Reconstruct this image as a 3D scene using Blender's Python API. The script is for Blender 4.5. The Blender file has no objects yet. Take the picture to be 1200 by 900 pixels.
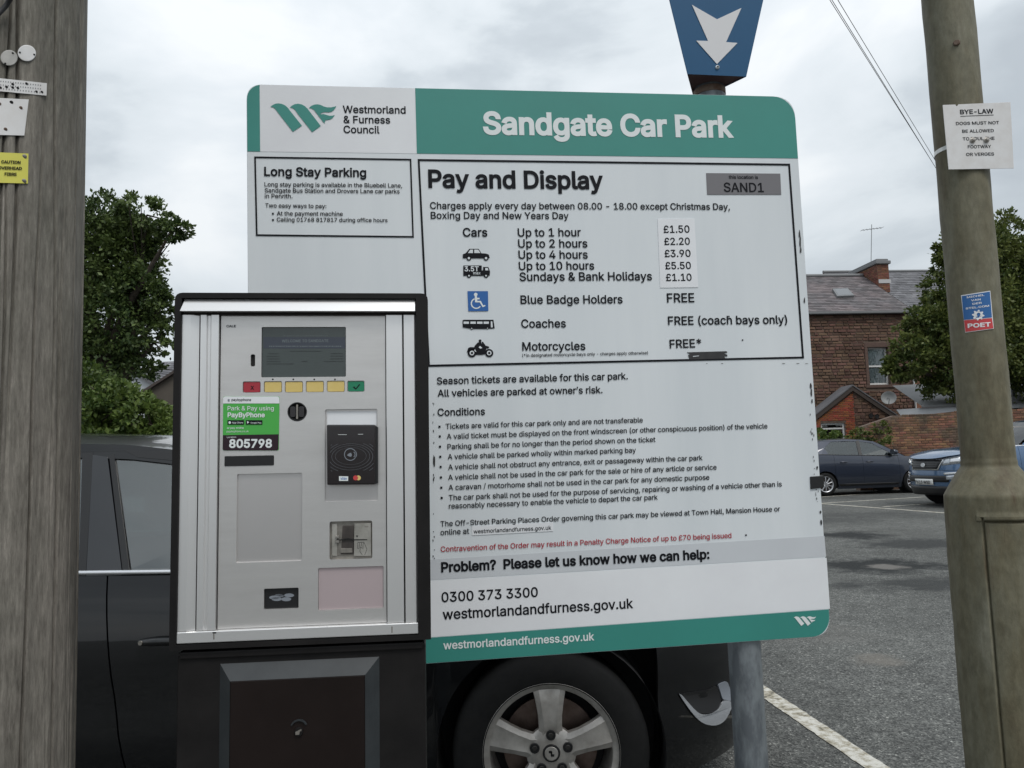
import bpy, math, random
import numpy as np
from mathutils import Vector, Matrix
from mathutils.geometry import tessellate_polygon
random.seed(7); rng = np.random.default_rng(7)
SC = bpy.context.scene
COL = SC.collection
PI = math.pi

# ------------------------------------------------------------------ camera
F_PX, PITCH, ROLL, EYE = 930.0, math.radians(5.5), math.radians(1.7), 1.40
_up = Vector((0, -math.sin(PITCH), math.cos(PITCH))); _fw = Vector((0, math.cos(PITCH), math.sin(PITCH))); _rt = Vector((1, 0, 0))
CUP = math.cos(ROLL)*_up + math.sin(ROLL)*_rt
CRT = math.cos(ROLL)*_rt - math.sin(ROLL)*_up
cam_d = bpy.data.cameras.new('camera'); cam = bpy.data.objects.new('camera', cam_d); COL.objects.link(cam)
cam_d.sensor_width = 36; cam_d.lens = 36*F_PX/1200; cam_d.clip_start = 0.05; cam_d.clip_end = 3000
M3 = Matrix((CRT, CUP, -_fw)).transposed()
cam.matrix_world = Matrix.Translation((0, 0, EYE)) @ M3.to_4x4()
SC.camera = cam
EYEV = Vector((0, 0, EYE))

# ------------------------------------------------------------------ sky, sun, exposure
SUN_EL, SUN_AZ = 56.0, 148.0            # azimuth clockwise from +Y: high, behind the camera to the right
world = bpy.data.worlds.new("World"); SC.world = world; world.use_nodes = True
nt = world.node_tree; nt.nodes.clear()
def wn(t, **k):
    n = nt.nodes.new(t)
    for a, b in k.items(): setattr(n, a, b)
    return n
out = wn('ShaderNodeOutputWorld'); bg = wn('ShaderNodeBackground'); bg.inputs['Strength'].default_value = 0.10
sky = wn('ShaderNodeTexSky', sky_type='NISHITA', sun_disc=False); sky.sun_elevation = math.radians(SUN_EL); sky.sun_rotation = math.radians(SUN_AZ)
sky.air_density = 1.2; sky.dust_density = 2.0
tc = wn('ShaderNodeTexCoord'); mp = wn('ShaderNodeMapping'); mp.inputs['Scale'].default_value = (1.0, 1.0, 2.1); mp.inputs['Location'].default_value = (3.1, 0.35, 1.2)
n1 = wn('ShaderNodeTexNoise'); n1.inputs['Scale'].default_value = 2.6; n1.inputs['Detail'].default_value = 8; n1.inputs['Roughness'].default_value = 0.52; n1.inputs['Distortion'].default_value = 0.3
cr = wn('ShaderNodeValToRGB'); e = cr.color_ramp.elements
e[0].position = 0.34; e[0].color = (4.5, 4.95, 5.35, 1); e[1].position = 0.66; e[1].color = (8.1, 8.4, 8.6, 1)
e_ = e.new(0.44); e_.color = (5.4, 5.9, 6.3, 1); e_ = e.new(0.50); e_.color = (6.5, 7.0, 7.35, 1); e_ = e.new(0.57); e_.color = (7.1, 7.55, 7.9, 1)
mixs = wn('ShaderNodeMix', data_type='RGBA'); mixs.inputs[0].default_value = 0.93
# overcast skies brighten towards the zenith
sx = wn('ShaderNodeSeparateXYZ'); mr = wn('ShaderNodeMapRange'); mr.inputs['From Min'].default_value = 0.0; mr.inputs['From Max'].default_value = 1.0
mr.inputs['To Min'].default_value = 0.93; mr.inputs['To Max'].default_value = 1.45
mul = wn('ShaderNodeMix', data_type='RGBA', blend_type='MULTIPLY'); mul.inputs[0].default_value = 1.0
L = nt.links.new
L(tc.outputs['Generated'], mp.inputs['Vector']); L(mp.outputs[0], n1.inputs['Vector']); L(n1.outputs[0], cr.inputs[0])
L(sky.outputs[0], mixs.inputs[6]); L(cr.outputs[0], mixs.inputs[7])
L(tc.outputs['Generated'], sx.inputs[0]); L(sx.outputs['Z'], mr.inputs['Value'])
L(mixs.outputs[2], mul.inputs[6]); L(mr.outputs[0], mul.inputs[7]); L(mul.outputs[2], bg.inputs['Color']); L(bg.outputs[0], out.inputs['Surface'])
sd = bpy.data.lights.new('sun', 'SUN'); sd.energy = 1.5; sd.angle = math.radians(22); sd.color = (1.0, 0.965, 0.92)
so = bpy.data.objects.new('sun', sd); COL.objects.link(so)
_el, _az = math.radians(SUN_EL), math.radians(SUN_AZ)
sdir = Vector((math.sin(_az)*math.cos(_el), math.cos(_az)*math.cos(_el), math.sin(_el)))
so.rotation_euler = sdir.to_track_quat('Z', 'Y').to_euler(); so.location = (0, 0, 20)
SC.view_settings.view_transform = 'Standard'; SC.view_settings.look = 'None'; SC.view_settings.gamma = 1; SC.view_settings.exposure = 0.10
SC.render.film_transparent = False

# ------------------------------------------------------------------ projection helpers
def ray(px, py): return (CRT*((px-600)/F_PX) - CUP*((py-450)/F_PX) + _fw)
def at(px, py, y): d = ray(px, py); return EYEV + d*(y/d.y)          # the point seen there at distance y
SLOPE = 0.008
def gz(y): return SLOPE*max(min(y, 60), -20)
def on_ground(px, py): d = ray(px, py); t = EYE/(SLOPE*d.y - d.z); return EYEV + d*t
def euler(a, b, c): return Matrix.Rotation(a, 3, 'Z') @ Matrix.Rotation(b, 3, 'X') @ Matrix.Rotation(c, 3, 'Y')
class Frame:
    """a vertical-ish face in the world: local x right, y into the scene, z up, measured from the thing's base"""
    def __init__(s, O, R, base=None):
        s.O = Vector(O); s.R = R; s.base = Vector(base) if base is not None else Vector(O); s.n = R @ Vector((0, 1, 0))
    def __call__(s, px, py, n=0.0):
        d = ray(px, py); t = (s.O + s.n*n - EYEV).dot(s.n)/d.dot(s.n)
        p = s.R.transposed() @ (EYEV + d*t - s.base); return p
    def empty(s, name):
        o = bpy.data.objects.new(name, None); o.empty_display_size = .1; COL.objects.link(o)
        o.matrix_world = Matrix.Translation(s.base) @ s.R.to_4x4(); return o

# ------------------------------------------------------------------ mesh builder
class MB:
    def __init__(s): s.v = []; s.f = []
    def add(s, vs, fs):
        b = len(s.v); s.v += [tuple(v) for v in vs]; s.f += [tuple(b+i for i in f) for f in fs]; return s
    def box(s, a, b):
        x0, y0, z0 = a; x1, y1, z1 = b
        return s.add([(x0,y0,z0),(x1,y0,z0),(x1,y1,z0),(x0,y1,z0),(x0,y0,z1),(x1,y0,z1),(x1,y1,z1),(x0,y1,z1)],
                     [(0,3,2,1),(4,5,6,7),(0,1,5,4),(1,2,6,5),(2,3,7,6),(3,0,4,7)])
    def prism(s, outer, y0, y1, holes=(), flat=False):
        """polygon in (x,z) extruded along y from y0 (front) to y1"""
        loops = [list(outer)] + [list(h) for h in holes]
        tris = tessellate_polygon([[Vector((p[0], p[1], 0)) for p in l] for l in loops])
        pts = [p for l in loops for p in l]; n = len(pts)
        # make the front face look towards -y
        fr = []
        for t in tris:
            a, b, c = (pts[i] for i in t); ar = (b[0]-a[0])*(c[1]-a[1])-(c[0]-a[0])*(b[1]-a[1])
            if abs(ar) < 1e-14: continue
            fr.append(t if ar > 0 else (t[0], t[2], t[1]))
        if flat: return s.add([(p[0], y0, p[1]) for p in pts], fr)
        vs = [(p[0], y0, p[1]) for p in pts] + [(p[0], y1, p[1]) for p in pts]
        fs = fr + [(c+n, b+n, a+n) for a, b, c in fr]; k = 0
        for li, l in enumerate(loops):
            ar = sum(l[i][0]*l[(i+1) % len(l)][1]-l[(i+1) % len(l)][0]*l[i][1] for i in range(len(l)))
            for i in range(len(l)):
                a, b = k+i, k+(i+1) % len(l)
                q = (a, a+n, b+n, b)
                if (ar < 0) != (li > 0): q = q[::-1]
                fs.append(q)
            k += len(l)
        return s.add(vs, fs)
    def grid(s, fn, us, vs, close_u=False, flip=False):
        nu, nv = len(us), len(vs); V = [fn(u, v) for u in us for v in vs]; Fs = []
        for i in range(nu if close_u else nu-1):
            j = (i+1) % nu
            for k in range(nv-1):
                q = (i*nv+k, j*nv+k, j*nv+k+1, i*nv+k+1); Fs.append(q[::-1] if flip else q)
        return s.add(V, Fs)
    def tube(s, pts, r, n=10, cap=True):
        pts = [Vector(p) for p in pts]; rs = r if hasattr(r, '__len__') else [r]*len(pts); V = []; Fs = []
        t0 = (pts[1]-pts[0]).normalized(); ref = Vector((0, 0, 1)) if abs(t0.z) < .9 else Vector((1, 0, 0)); a = t0.cross(ref).normalized()
        for i, p in enumerate(pts):
            t = (pts[min(i+1, len(pts)-1)]-pts[max(i-1, 0)]).normalized(); a = (a - t*a.dot(t)).normalized(); b = t.cross(a)
            for k in range(n):
                th = 2*PI*k/n; V.append(p + (a*math.cos(th)+b*math.sin(th))*rs[i])
        for i in range(len(pts)-1):
            for k in range(n):
                m = (k+1) % n; Fs.append((i*n+k, i*n+m, (i+1)*n+m, (i+1)*n+k))
        if cap: Fs.append(tuple(range(n))[::-1]); Fs.append(tuple((len(pts)-1)*n+k for k in range(n)))
        return s.add(V, Fs)
    def lathe(s, prof, n=48, ax='y', c=(0, 0, 0)):
        """profile of (radius, position along axis)"""
        V = []; Fs = []; m = len(prof)
        for i in range(n):
            th = 2*PI*i/n; co, si = math.cos(th), math.sin(th)
            for r, h in prof:
                V.append((c[0]+r*co, c[1]+h, c[2]+r*si) if ax == 'y' else (c[0]+r*co, c[1]+r*si, c[2]+h))
        for i in range(n):
            j = (i+1) % n
            for k in range(m-1): Fs.append((i*m+k, j*m+k, j*m+k+1, i*m+k+1))
        return s.add(V, Fs)
    def build(s, name, mt, parent=None, bevel=0, smooth=False, seg=2, props=None):
        me = bpy.data.meshes.new(name); me.from_pydata(s.v, [], s.f); me.update()
        if mt: me.materials.append(mt)
        if smooth:
            me.polygons.foreach_set('use_smooth', [True]*len(me.polygons))
            try: me.set_sharp_from_angle(angle=math.radians(smooth if smooth > 1 else 38))
            except Exception: pass
        o = bpy.data.objects.new(name, me); COL.objects.link(o)
        if parent: o.parent = parent
        if bevel:
            m = o.modifiers.new('bevel', 'BEVEL'); m.width = bevel; m.segments = seg; m.limit_method = 'ANGLE'; m.angle_limit = math.radians(40)
        if props: 
            for k, v in props.items(): o[k] = v
        return o
def tag(o, label=None, cat=None, group=None, kind=None):
    if label: o['label'] = label
    if cat: o['category'] = cat
    if group: o['group'] = group
    if kind: o['kind'] = kind
    return o
def empty(name, loc=(0, 0, 0), rz=0):
    o = bpy.data.objects.new(name, None); o.empty_display_size = .2; COL.objects.link(o); o.location = loc; o.rotation_euler = (0, 0, rz); return o
def rrect(x0, z0, x1, z1, r, n=5):
    if x0 > x1: x0, x1 = x1, x0
    if z0 > z1: z0, z1 = z1, z0
    P = []
    for cx, cz, a in ((x1-r, z1-r, 0), (x0+r, z1-r, 90), (x0+r, z0+r, 180), (x1-r, z0+r, 270)):
        for k in range(n+1):
            t = math.radians(a+90*k/n); P.append((cx+r*math.cos(t), cz+r*math.sin(t)))
    return P
def quadround(P, r, n=4):
    """round the corners of a convex polygon"""
    out = []; m = len(P)
    for i in range(m):
        a, b, c = Vector(P[i-1]).to_2d(), Vector(P[i]).to_2d(), Vector(P[(i+1) % m]).to_2d()
        rr = r if not hasattr(r, '__len__') else r[i]
        if rr <= 0: out.append(tuple(b)); continue
        p, q = b+(a-b).normalized()*rr, b+(c-b).normalized()*rr
        for k in range(n+1):
            t = k/n; out.append(tuple((1-t)**2*p+2*t*(1-t)*b+t*t*q))
    return out
def circ(cx, cz, r, n=24, rz=None): return [(cx+r*math.cos(2*PI*k/n), cz+(rz or r)*math.sin(2*PI*k/n)) for k in range(n)]

# ------------------------------------------------------------------ materials
def mat(name, col, rough=.5, metal=0, var=None, bump=None, coat=0, spec=.5, island=0, stretch=(1, 1, 1), rvar=0, trans=0, coatr=.05):
    """var=(scale, colour2, contrast 0..1); bump=(scale, strength, distance); island = random value spread per piece"""
    m = bpy.data.materials.new(name); m.use_nodes = True; t = m.node_tree; b = t.nodes['Principled BSDF']; lk = t.links.new
    b.inputs['Base Color'].default_value = (*col, 1); b.inputs['Roughness'].default_value = rough; b.inputs['Metallic'].default_value = metal
    b.inputs['Specular IOR Level'].default_value = spec; b.inputs['Coat Weight'].default_value = coat; b.inputs['Coat Roughness'].default_value = coatr
    b.inputs['Transmission Weight'].default_value = trans
    c = t.nodes.new('ShaderNodeTexCoord'); mpp = t.nodes.new('ShaderNodeMapping'); mpp.inputs['Scale'].default_value = stretch; lk(c.outputs['Object'], mpp.inputs[0])
    colout = None
    if var:
        n = t.nodes.new('ShaderNodeTexNoise'); n.inputs['Scale'].default_value = var[0]; n.inputs['Detail'].default_value = 8; n.inputs['Roughness'].default_value = .62
        lk(mpp.outputs[0], n.inputs['Vector']); r = t.nodes.new('ShaderNodeMapRange'); k = var[2]
        r.inputs['From Min'].default_value = .5-.28*(1.05-k); r.inputs['From Max'].default_value = .5+.28*(1.05-k); lk(n.outputs[0], r.inputs[0])
        mx = t.nodes.new('ShaderNodeMix'); mx.data_type = 'RGBA'; mx.inputs[6].default_value = (*col, 1); mx.inputs[7].default_value = (*var[1], 1); lk(r.outputs[0], mx.inputs[0]); colout = mx.outputs[2]
        if rvar:
            r2 = t.nodes.new('ShaderNodeMapRange'); r2.inputs['To Min'].default_value = rough-rvar; r2.inputs['To Max'].default_value = rough+rvar; lk(n.outputs[0], r2.inputs[0]); lk(r2.outputs[0], b.inputs['Roughness'])
    if island:
        g = t.nodes.new('ShaderNodeNewGeometry'); r = t.nodes.new('ShaderNodeMapRange'); r.inputs['To Min'].default_value = 1-island; r.inputs['To Max'].default_value = 1+island
        lk(g.outputs['Random Per Island'], r.inputs[0]); hs = t.nodes.new('ShaderNodeHueSaturation'); hs.inputs['Color'].default_value = (*col, 1)
        if colout: lk(colout, hs.inputs['Color'])
        lk(r.outputs[0], hs.inputs['Value']); 
        r3 = t.nodes.new('ShaderNodeMapRange'); r3.inputs['From Min'].default_value = 0; r3.inputs['To Min'].default_value = .5-.02; r3.inputs['To Max'].default_value = .5+.02
        mm = t.nodes.new('ShaderNodeMath'); mm.operation = 'MULTIPLY'; mm.inputs[1].default_value = 7.31; fr = t.nodes.new('ShaderNodeMath'); fr.operation = 'FRACT'
        lk(g.outputs['Random Per Island'], mm.inputs[0]); lk(mm.outputs[0], fr.inputs[0]); lk(fr.outputs[0], r3.inputs[0]); lk(r3.outputs[0], hs.inputs['Hue']); colout = hs.outputs[0]
    if colout: lk(colout, b.inputs['Base Color'])
    if bump:
        n = t.nodes.new('ShaderNodeTexNoise'); n.inputs['Scale'].default_value = bump[0]; n.inputs['Detail'].default_value = 6; n.inputs['Roughness'].default_value = .6; lk(mpp.outputs[0], n.inputs['Vector'])
        bp = t.nodes.new('ShaderNodeBump'); bp.inputs['Strength'].default_value = bump[1]; bp.inputs['Distance'].default_value = bump[2]; lk(n.outputs[0], bp.inputs['Height']); lk(bp.outputs[0], b.inputs['Normal'])
    return m
def s255(r, g, b): return tuple(((c/255+.055)/1.055)**2.4 if c > 10 else c/255/12.92 for c in (r, g, b))
def glassmat(name, tint, rough=.02, dens=.5):
    m = bpy.data.materials.new(name); m.use_nodes = True; t = m.node_tree; t.nodes.clear(); lk = t.links.new
    o = t.nodes.new('ShaderNodeOutputMaterial'); g = t.nodes.new('ShaderNodeBsdfGlossy'); g.inputs['Roughness'].default_value = rough
    tr = t.nodes.new('ShaderNodeBsdfTransparent'); tr.inputs[0].default_value = (*tint, 1); fr = t.nodes.new('ShaderNodeFresnel'); fr.inputs[0].default_value = 1.52
    mr = t.nodes.new('ShaderNodeMapRange'); mr.inputs['To Min'].default_value = dens*.12; mr.inputs['To Max'].default_value = 1.0
    mx = t.nodes.new('ShaderNodeMixShader'); lk(fr.outputs[0], mr.inputs[0]); lk(mr.outputs[0], mx.inputs[0]); lk(tr.outputs[0], mx.inputs[1]); lk(g.outputs[0], mx.inputs[2]); lk(mx.outputs[0], o.inputs[0]); return m

M = {}
M['board_white'] = mat('board_white', (.70, .735, .755), .38, stretch=(2.5, 1, .3), var=(2.5, (.63, .67, .695), .45), rvar=.05)
M['board_grey'] = mat('board_grey', (.60, .63, .655), .4, var=(3, (.52, .54, .57), .3))
M['panel_white'] = mat('panel_white', (.79, .81, .83), .35, var=(4, (.71, .72, .745), .3))
M['green'] = mat('green_vinyl', (.040, .255, .215), .4, var=(3, (.036, .225, .19), .4))
M['ink'] = mat('black_print', (.008, .009, .012), .6, spec=.15)
M['inkgrey'] = mat('faded_print', (.08, .085, .095), .5)
M['red_ink'] = mat('red_print', (.38, .022, .035), .5)
M['white_print'] = mat('white_print', (.72, .76, .76), .4)
M['marker'] = mat('black_tape', (.02, .02, .022), .6, var=(60, (.035, .035, .035), .4))
M['loc_grey'] = mat('grey_sticker', (.16, .155, .165), .45)
M['badge_blue'] = mat('badge_blue', (.015, .11, .36), .4)
M['alu'] = mat('brushed_aluminium', (.70, .685, .67), .40, .82, var=(7, (.62, .605, .59), .4), rvar=.06, bump=(300, .06, .001), stretch=(1, 1, 6))
M['alu_light'] = mat('anodised_aluminium', (.80, .795, .79), .33, .75, bump=(200, .05, .001), stretch=(1, 1, .1))
M['alu_panel'] = mat('recessed_aluminium', (.68, .655, .645), .34, .85, var=(3, (.62, .60, .59), .3), rvar=.05)
M['pink_panel'] = mat('pinkish_recess_plate', (.56, .465, .475), .42, .5, var=(3, (.52, .43, .44), .3))  # pinkish plate filling the lower right recess
M['machine_black'] = mat('black_textured_paint', (.0080, .0072, .0072), .52, spec=.22, var=(14, (.0125, .0112, .011), .5), bump=(260, .12, .001), rvar=.1)
M['machine_brown'] = mat('dark_brown_painted_door', (.0085, .0050, .0042), .45, spec=.22, var=(6, (.014, .009, .008), .4), bump=(180, .1, .001))
M['chamfer'] = mat('skylit_black_bevel', (.019, .023, .026), .45, var=(25, (.030, .035, .038), .4))  # sky light on the bevels put into a lighter, bluer black
M['black_plastic'] = mat('black_plastic', (.012, .012, .013), .32)
M['reader_black'] = mat('reader_black', (.014, .010, .011), .16, coat=.4)
M['dark_hole'] = mat('dark_slot', (.004, .004, .004), .7)
M['lcd'] = mat('lcd_screen', (.050, .066, .062), .16, var=(2, (.035, .045, .044), .3), coat=.5)
M['lcd_band'] = mat('lcd_band', (.028, .036, .055), .2, coat=.5)
M['lcd_text'] = mat('lcd_light_text', (.16, .19, .20), .4)
M['lcd_dark'] = mat('lcd_dark_text', (.018, .022, .022), .4)
M['yellow_key'] = mat('yellow_button', (.64, .47, .13), .4, var=(40, (.68, .53, .20), .3))
M['red_key'] = mat('red_button', (.36, .025, .04), .4)
M['green_key'] = mat('green_button', (.01, .20, .10), .4)
M['sticker_green'] = mat('sticker_green', (.075, .40, .075), .45, spec=.3)
M['sticker_dark'] = mat('sticker_dark', (.028, .015, .022), .5, spec=.25)
M['brass'] = mat('worn_brass', (.34, .315, .28), .4, .6, var=(60, (.22, .205, .185), .5))
M['brass_light'] = mat('worn_nickel_plate', (.50, .48, .44), .42, .6, var=(30, (.27, .26, .23), .5))
M['coin_grey'] = mat('coin_grey', (.20, .22, .25), .5)
M['galv'] = mat('galvanised_steel', (.22, .245, .26), .5, .35, var=(26, (.13, .145, .16), .8), bump=(60, .15, .002), stretch=(1, 1, .35), rvar=.1)
M['rust'] = mat('rusty_steel', (.10, .055, .035), .8, var=(40, (.17, .13, .10), .6), bump=(80, .3, .002))
M['sign_blue'] = mat('arrow_sign_blue', (.005, .072, .170), .5, spec=.3, var=(4, (.006, .08, .185), .3))
M['sign_under'] = mat('sign_underside', (.07, .035, .035), .7, var=(12, (.10, .06, .055), .5))
M['arrow_white'] = mat('arrow_white', (.62, .62, .63), .45)
M['steel'] = mat('steel_fixing', (.42, .40, .37), .35, .9, var=(30, (.3, .28, .25), .4))
M['tag_white'] = mat('enamel_white', (.70, .70, .70), .4, var=(20, (.60, .58, .56), .4))
M['tag_yellow'] = mat('yellow_plastic', (.66, .62, .09), .45, var=(12, (.56, .53, .10), .3))
M['disc'] = mat('weathered_disc', (.42, .41, .39), .5, .3, var=(30, (.30, .29, .27), .5))
M['cable'] = mat('black_cable', (.020, .021, .023), .6)
M['strap'] = mat('steel_strap', (.62, .62, .60), .35, .5)
M['sticker_blue'] = mat('sticker_blue', (.02, .12, .34), .4); M['sticker_red'] = mat('sticker_red', (.55, .05, .055), .4); M['sticker_white'] = mat('sticker_white', (.75, .75, .76), .4)
M['rubber'] = mat('tyre_rubber', (.0055, .0058, .006), .75, spec=.25, var=(30, (.0095, .0095, .0095), .4), bump=(140, .2, .001))
M['alloy'] = mat('dusty_alloy', (.54, .52, .49), .36, .6, var=(14, (.34, .32, .295), .5), rvar=.08)
M['alloy_far'] = mat('alloy_wheel', (.45, .46, .48), .35, .7)
M['disc_brake'] = mat('brake_disc', (.20, .15, .13), .4, .8, var=(20, (.12, .085, .07), .5))
M['chrome'] = mat('chrome_trim', (.70, .71, .73), .26, .75)
M['trim_black'] = mat('black_trim', (.010, .010, .011), .42)
M['gloss_black'] = mat('gloss_black_trim', (.008, .009, .012), .12, coat=.6)
M['inner'] = mat('dark_interior', (.012, .012, .013), .8)
M['seat'] = mat('seat_fabric', (.035, .033, .032), .85)
M['glass'] = glassmat('car_glass', (.50, .56, .55), .015, .8)
M['glass_near'] = glassmat('side_glass', (.46, .52, .51), .012, 1.1)
M['glass_dark'] = glassmat('tinted_glass', (.16, .18, .18), .02, 1.0)
M['lamp_glass'] = mat('lamp_glass', (.55, .58, .62), .12, .5, coat=.8, var=(30, (.30, .33, .36), .6))
M['lamp_red'] = mat('tail_lamp', (.25, .01, .01), .15, coat=.8)
M['plate_white'] = mat('number_plate', (.72, .72, .70), .4); M['plate_yellow'] = mat('number_plate_yellow', (.70, .50, .06), .4)
M['volvo'] = mat('black_car_paint', (.0045, .0050, .0060), .28, .1, coat=.75, coatr=.03, spec=.2, var=(3, (.0055, .0058, .0066), .3), bump=(1.2, .015, .01))
M['zoe'] = mat('blue_grey_car_paint', (.030, .037, .056), .3, .45, coat=1.0, coatr=.03)
M['kia'] = mat('mid_blue_car_paint', (.075, .140, .250), .26, .45, coat=1.0, coatr=.03)
M['paint_white'] = mat('white_paint', (.72, .72, .70), .5, var=(2, (.62, .62, .60), .4))
M['render'] = mat('white_render', (.55, .57, .60), .8, var=(2, (.48, .50, .52), .5))
M['brownwall'] = mat('brown_rendered_wall', (.085, .072, .058), .85, var=(3, (.07, .058, .047), .4))
M['stone'] = mat('red_sandstone', (.150, .090, .064), .9, var=(1.6, (.115, .060, .040), .6), bump=(9, .5, .03), island=.38)
M['mortar'] = mat('dark_mortar', (.095, .068, .052), .95, var=(5, (.16, .115, .09), .6))
M['brick'] = mat('orange_brick', (.30, .085, .035), .9, var=(3, (.23, .07, .03), .5), island=.3)
M['brick_wall'] = mat('weathered_brick', (.185, .092, .052), .9, var=(1.1, (.085, .058, .038), .85), island=.35, bump=(8, .4, .02))
M['slate'] = mat('slate', (.108, .100, .104), .7, var=(.8, (.150, .125, .128), .7), island=.32)
M['slate2'] = mat('grey_slate', (.145, .145, .155), .7, var=(1, (.105, .105, .115), .6), island=.28)
M['lead'] = mat('lead', (.16, .165, .17), .6); M['lead_white'] = mat('pale_flashing', (.45, .45, .45), .7)
M['pvc'] = mat('white_pvc', (.66, .66, .65), .5); M['curtain'] = mat('net_curtain', (.62, .70, .73), .8)
M['window_glass'] = glassmat('window_glass', (.88, .90, .90), .02, .5)
M['timber'] = mat('painted_timber', (.055, .042, .036), .7); M['dish'] = mat('dish_grey', (.34, .35, .35), .5)
M['pole_far'] = mat('creosoted_pole', (.075, .045, .035), .9, var=(6, (.11, .07, .055), .6))
M['bark'] = mat('bark', (.06, .048, .036), .95, var=(9, (.04, .032, .025), .6), bump=(20, .6, .02))

def leafmat(name, a, b):
    m = bpy.data.materials.new(name); m.use_nodes = True; t = m.node_tree; p = t.nodes['Principled BSDF']; lk = t.links.new
    g = t.nodes.new('ShaderNodeNewGeometry'); mx = t.nodes.new('ShaderNodeMix'); mx.data_type = 'RGBA'; mx.inputs[6].default_value = (*a, 1); mx.inputs[7].default_value = (*b, 1)
    c = t.nodes.new('ShaderNodeTexCoord'); n = t.nodes.new('ShaderNodeTexNoise'); n.inputs['Scale'].default_value = 1.3; lk(c.outputs['Object'], n.inputs['Vector'])
    ad = t.nodes.new('ShaderNodeMath'); ad.operation = 'ADD'; ad.use_clamp = True; sb = t.nodes.new('ShaderNodeMath'); sb.operation = 'MULTIPLY_ADD'; sb.inputs[1].default_value = 2.4; sb.inputs[2].default_value = -1.2
    lk(n.outputs[0], sb.inputs[0]); lk(sb.outputs[0], ad.inputs[0]); lk(g.outputs['Random Per Island'], ad.inputs[1]); lk(ad.outputs[0], mx.inputs[0]); lk(mx.outputs[2], p.inputs['Base Color'])
    p.inputs['Roughness'].default_value = .5; p.inputs['Specular IOR Level'].default_value = .35
    tr = t.nodes.new('ShaderNodeBsdfTranslucent'); lk(mx.outputs[2], tr.inputs[0]); ms = t.nodes.new('ShaderNodeMixShader'); ms.inputs[0].default_value = .25
    lk(p.outputs[0], ms.inputs[1]); lk(tr.outputs[0], ms.inputs[2]); lk(ms.outputs[0], t.nodes['Material Output'].inputs[0]); return m
M['leaf_dark'] = leafmat('leaf_dark', (.032, .060, .017), (.115, .160, .045))
M['leaf_mid'] = leafmat('leaf_mid', (.040, .076, .018), (.125, .175, .040))
M['leaf_right'] = leafmat('leaf_olive', (.048, .076, .018), (.150, .175, .045))

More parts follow.
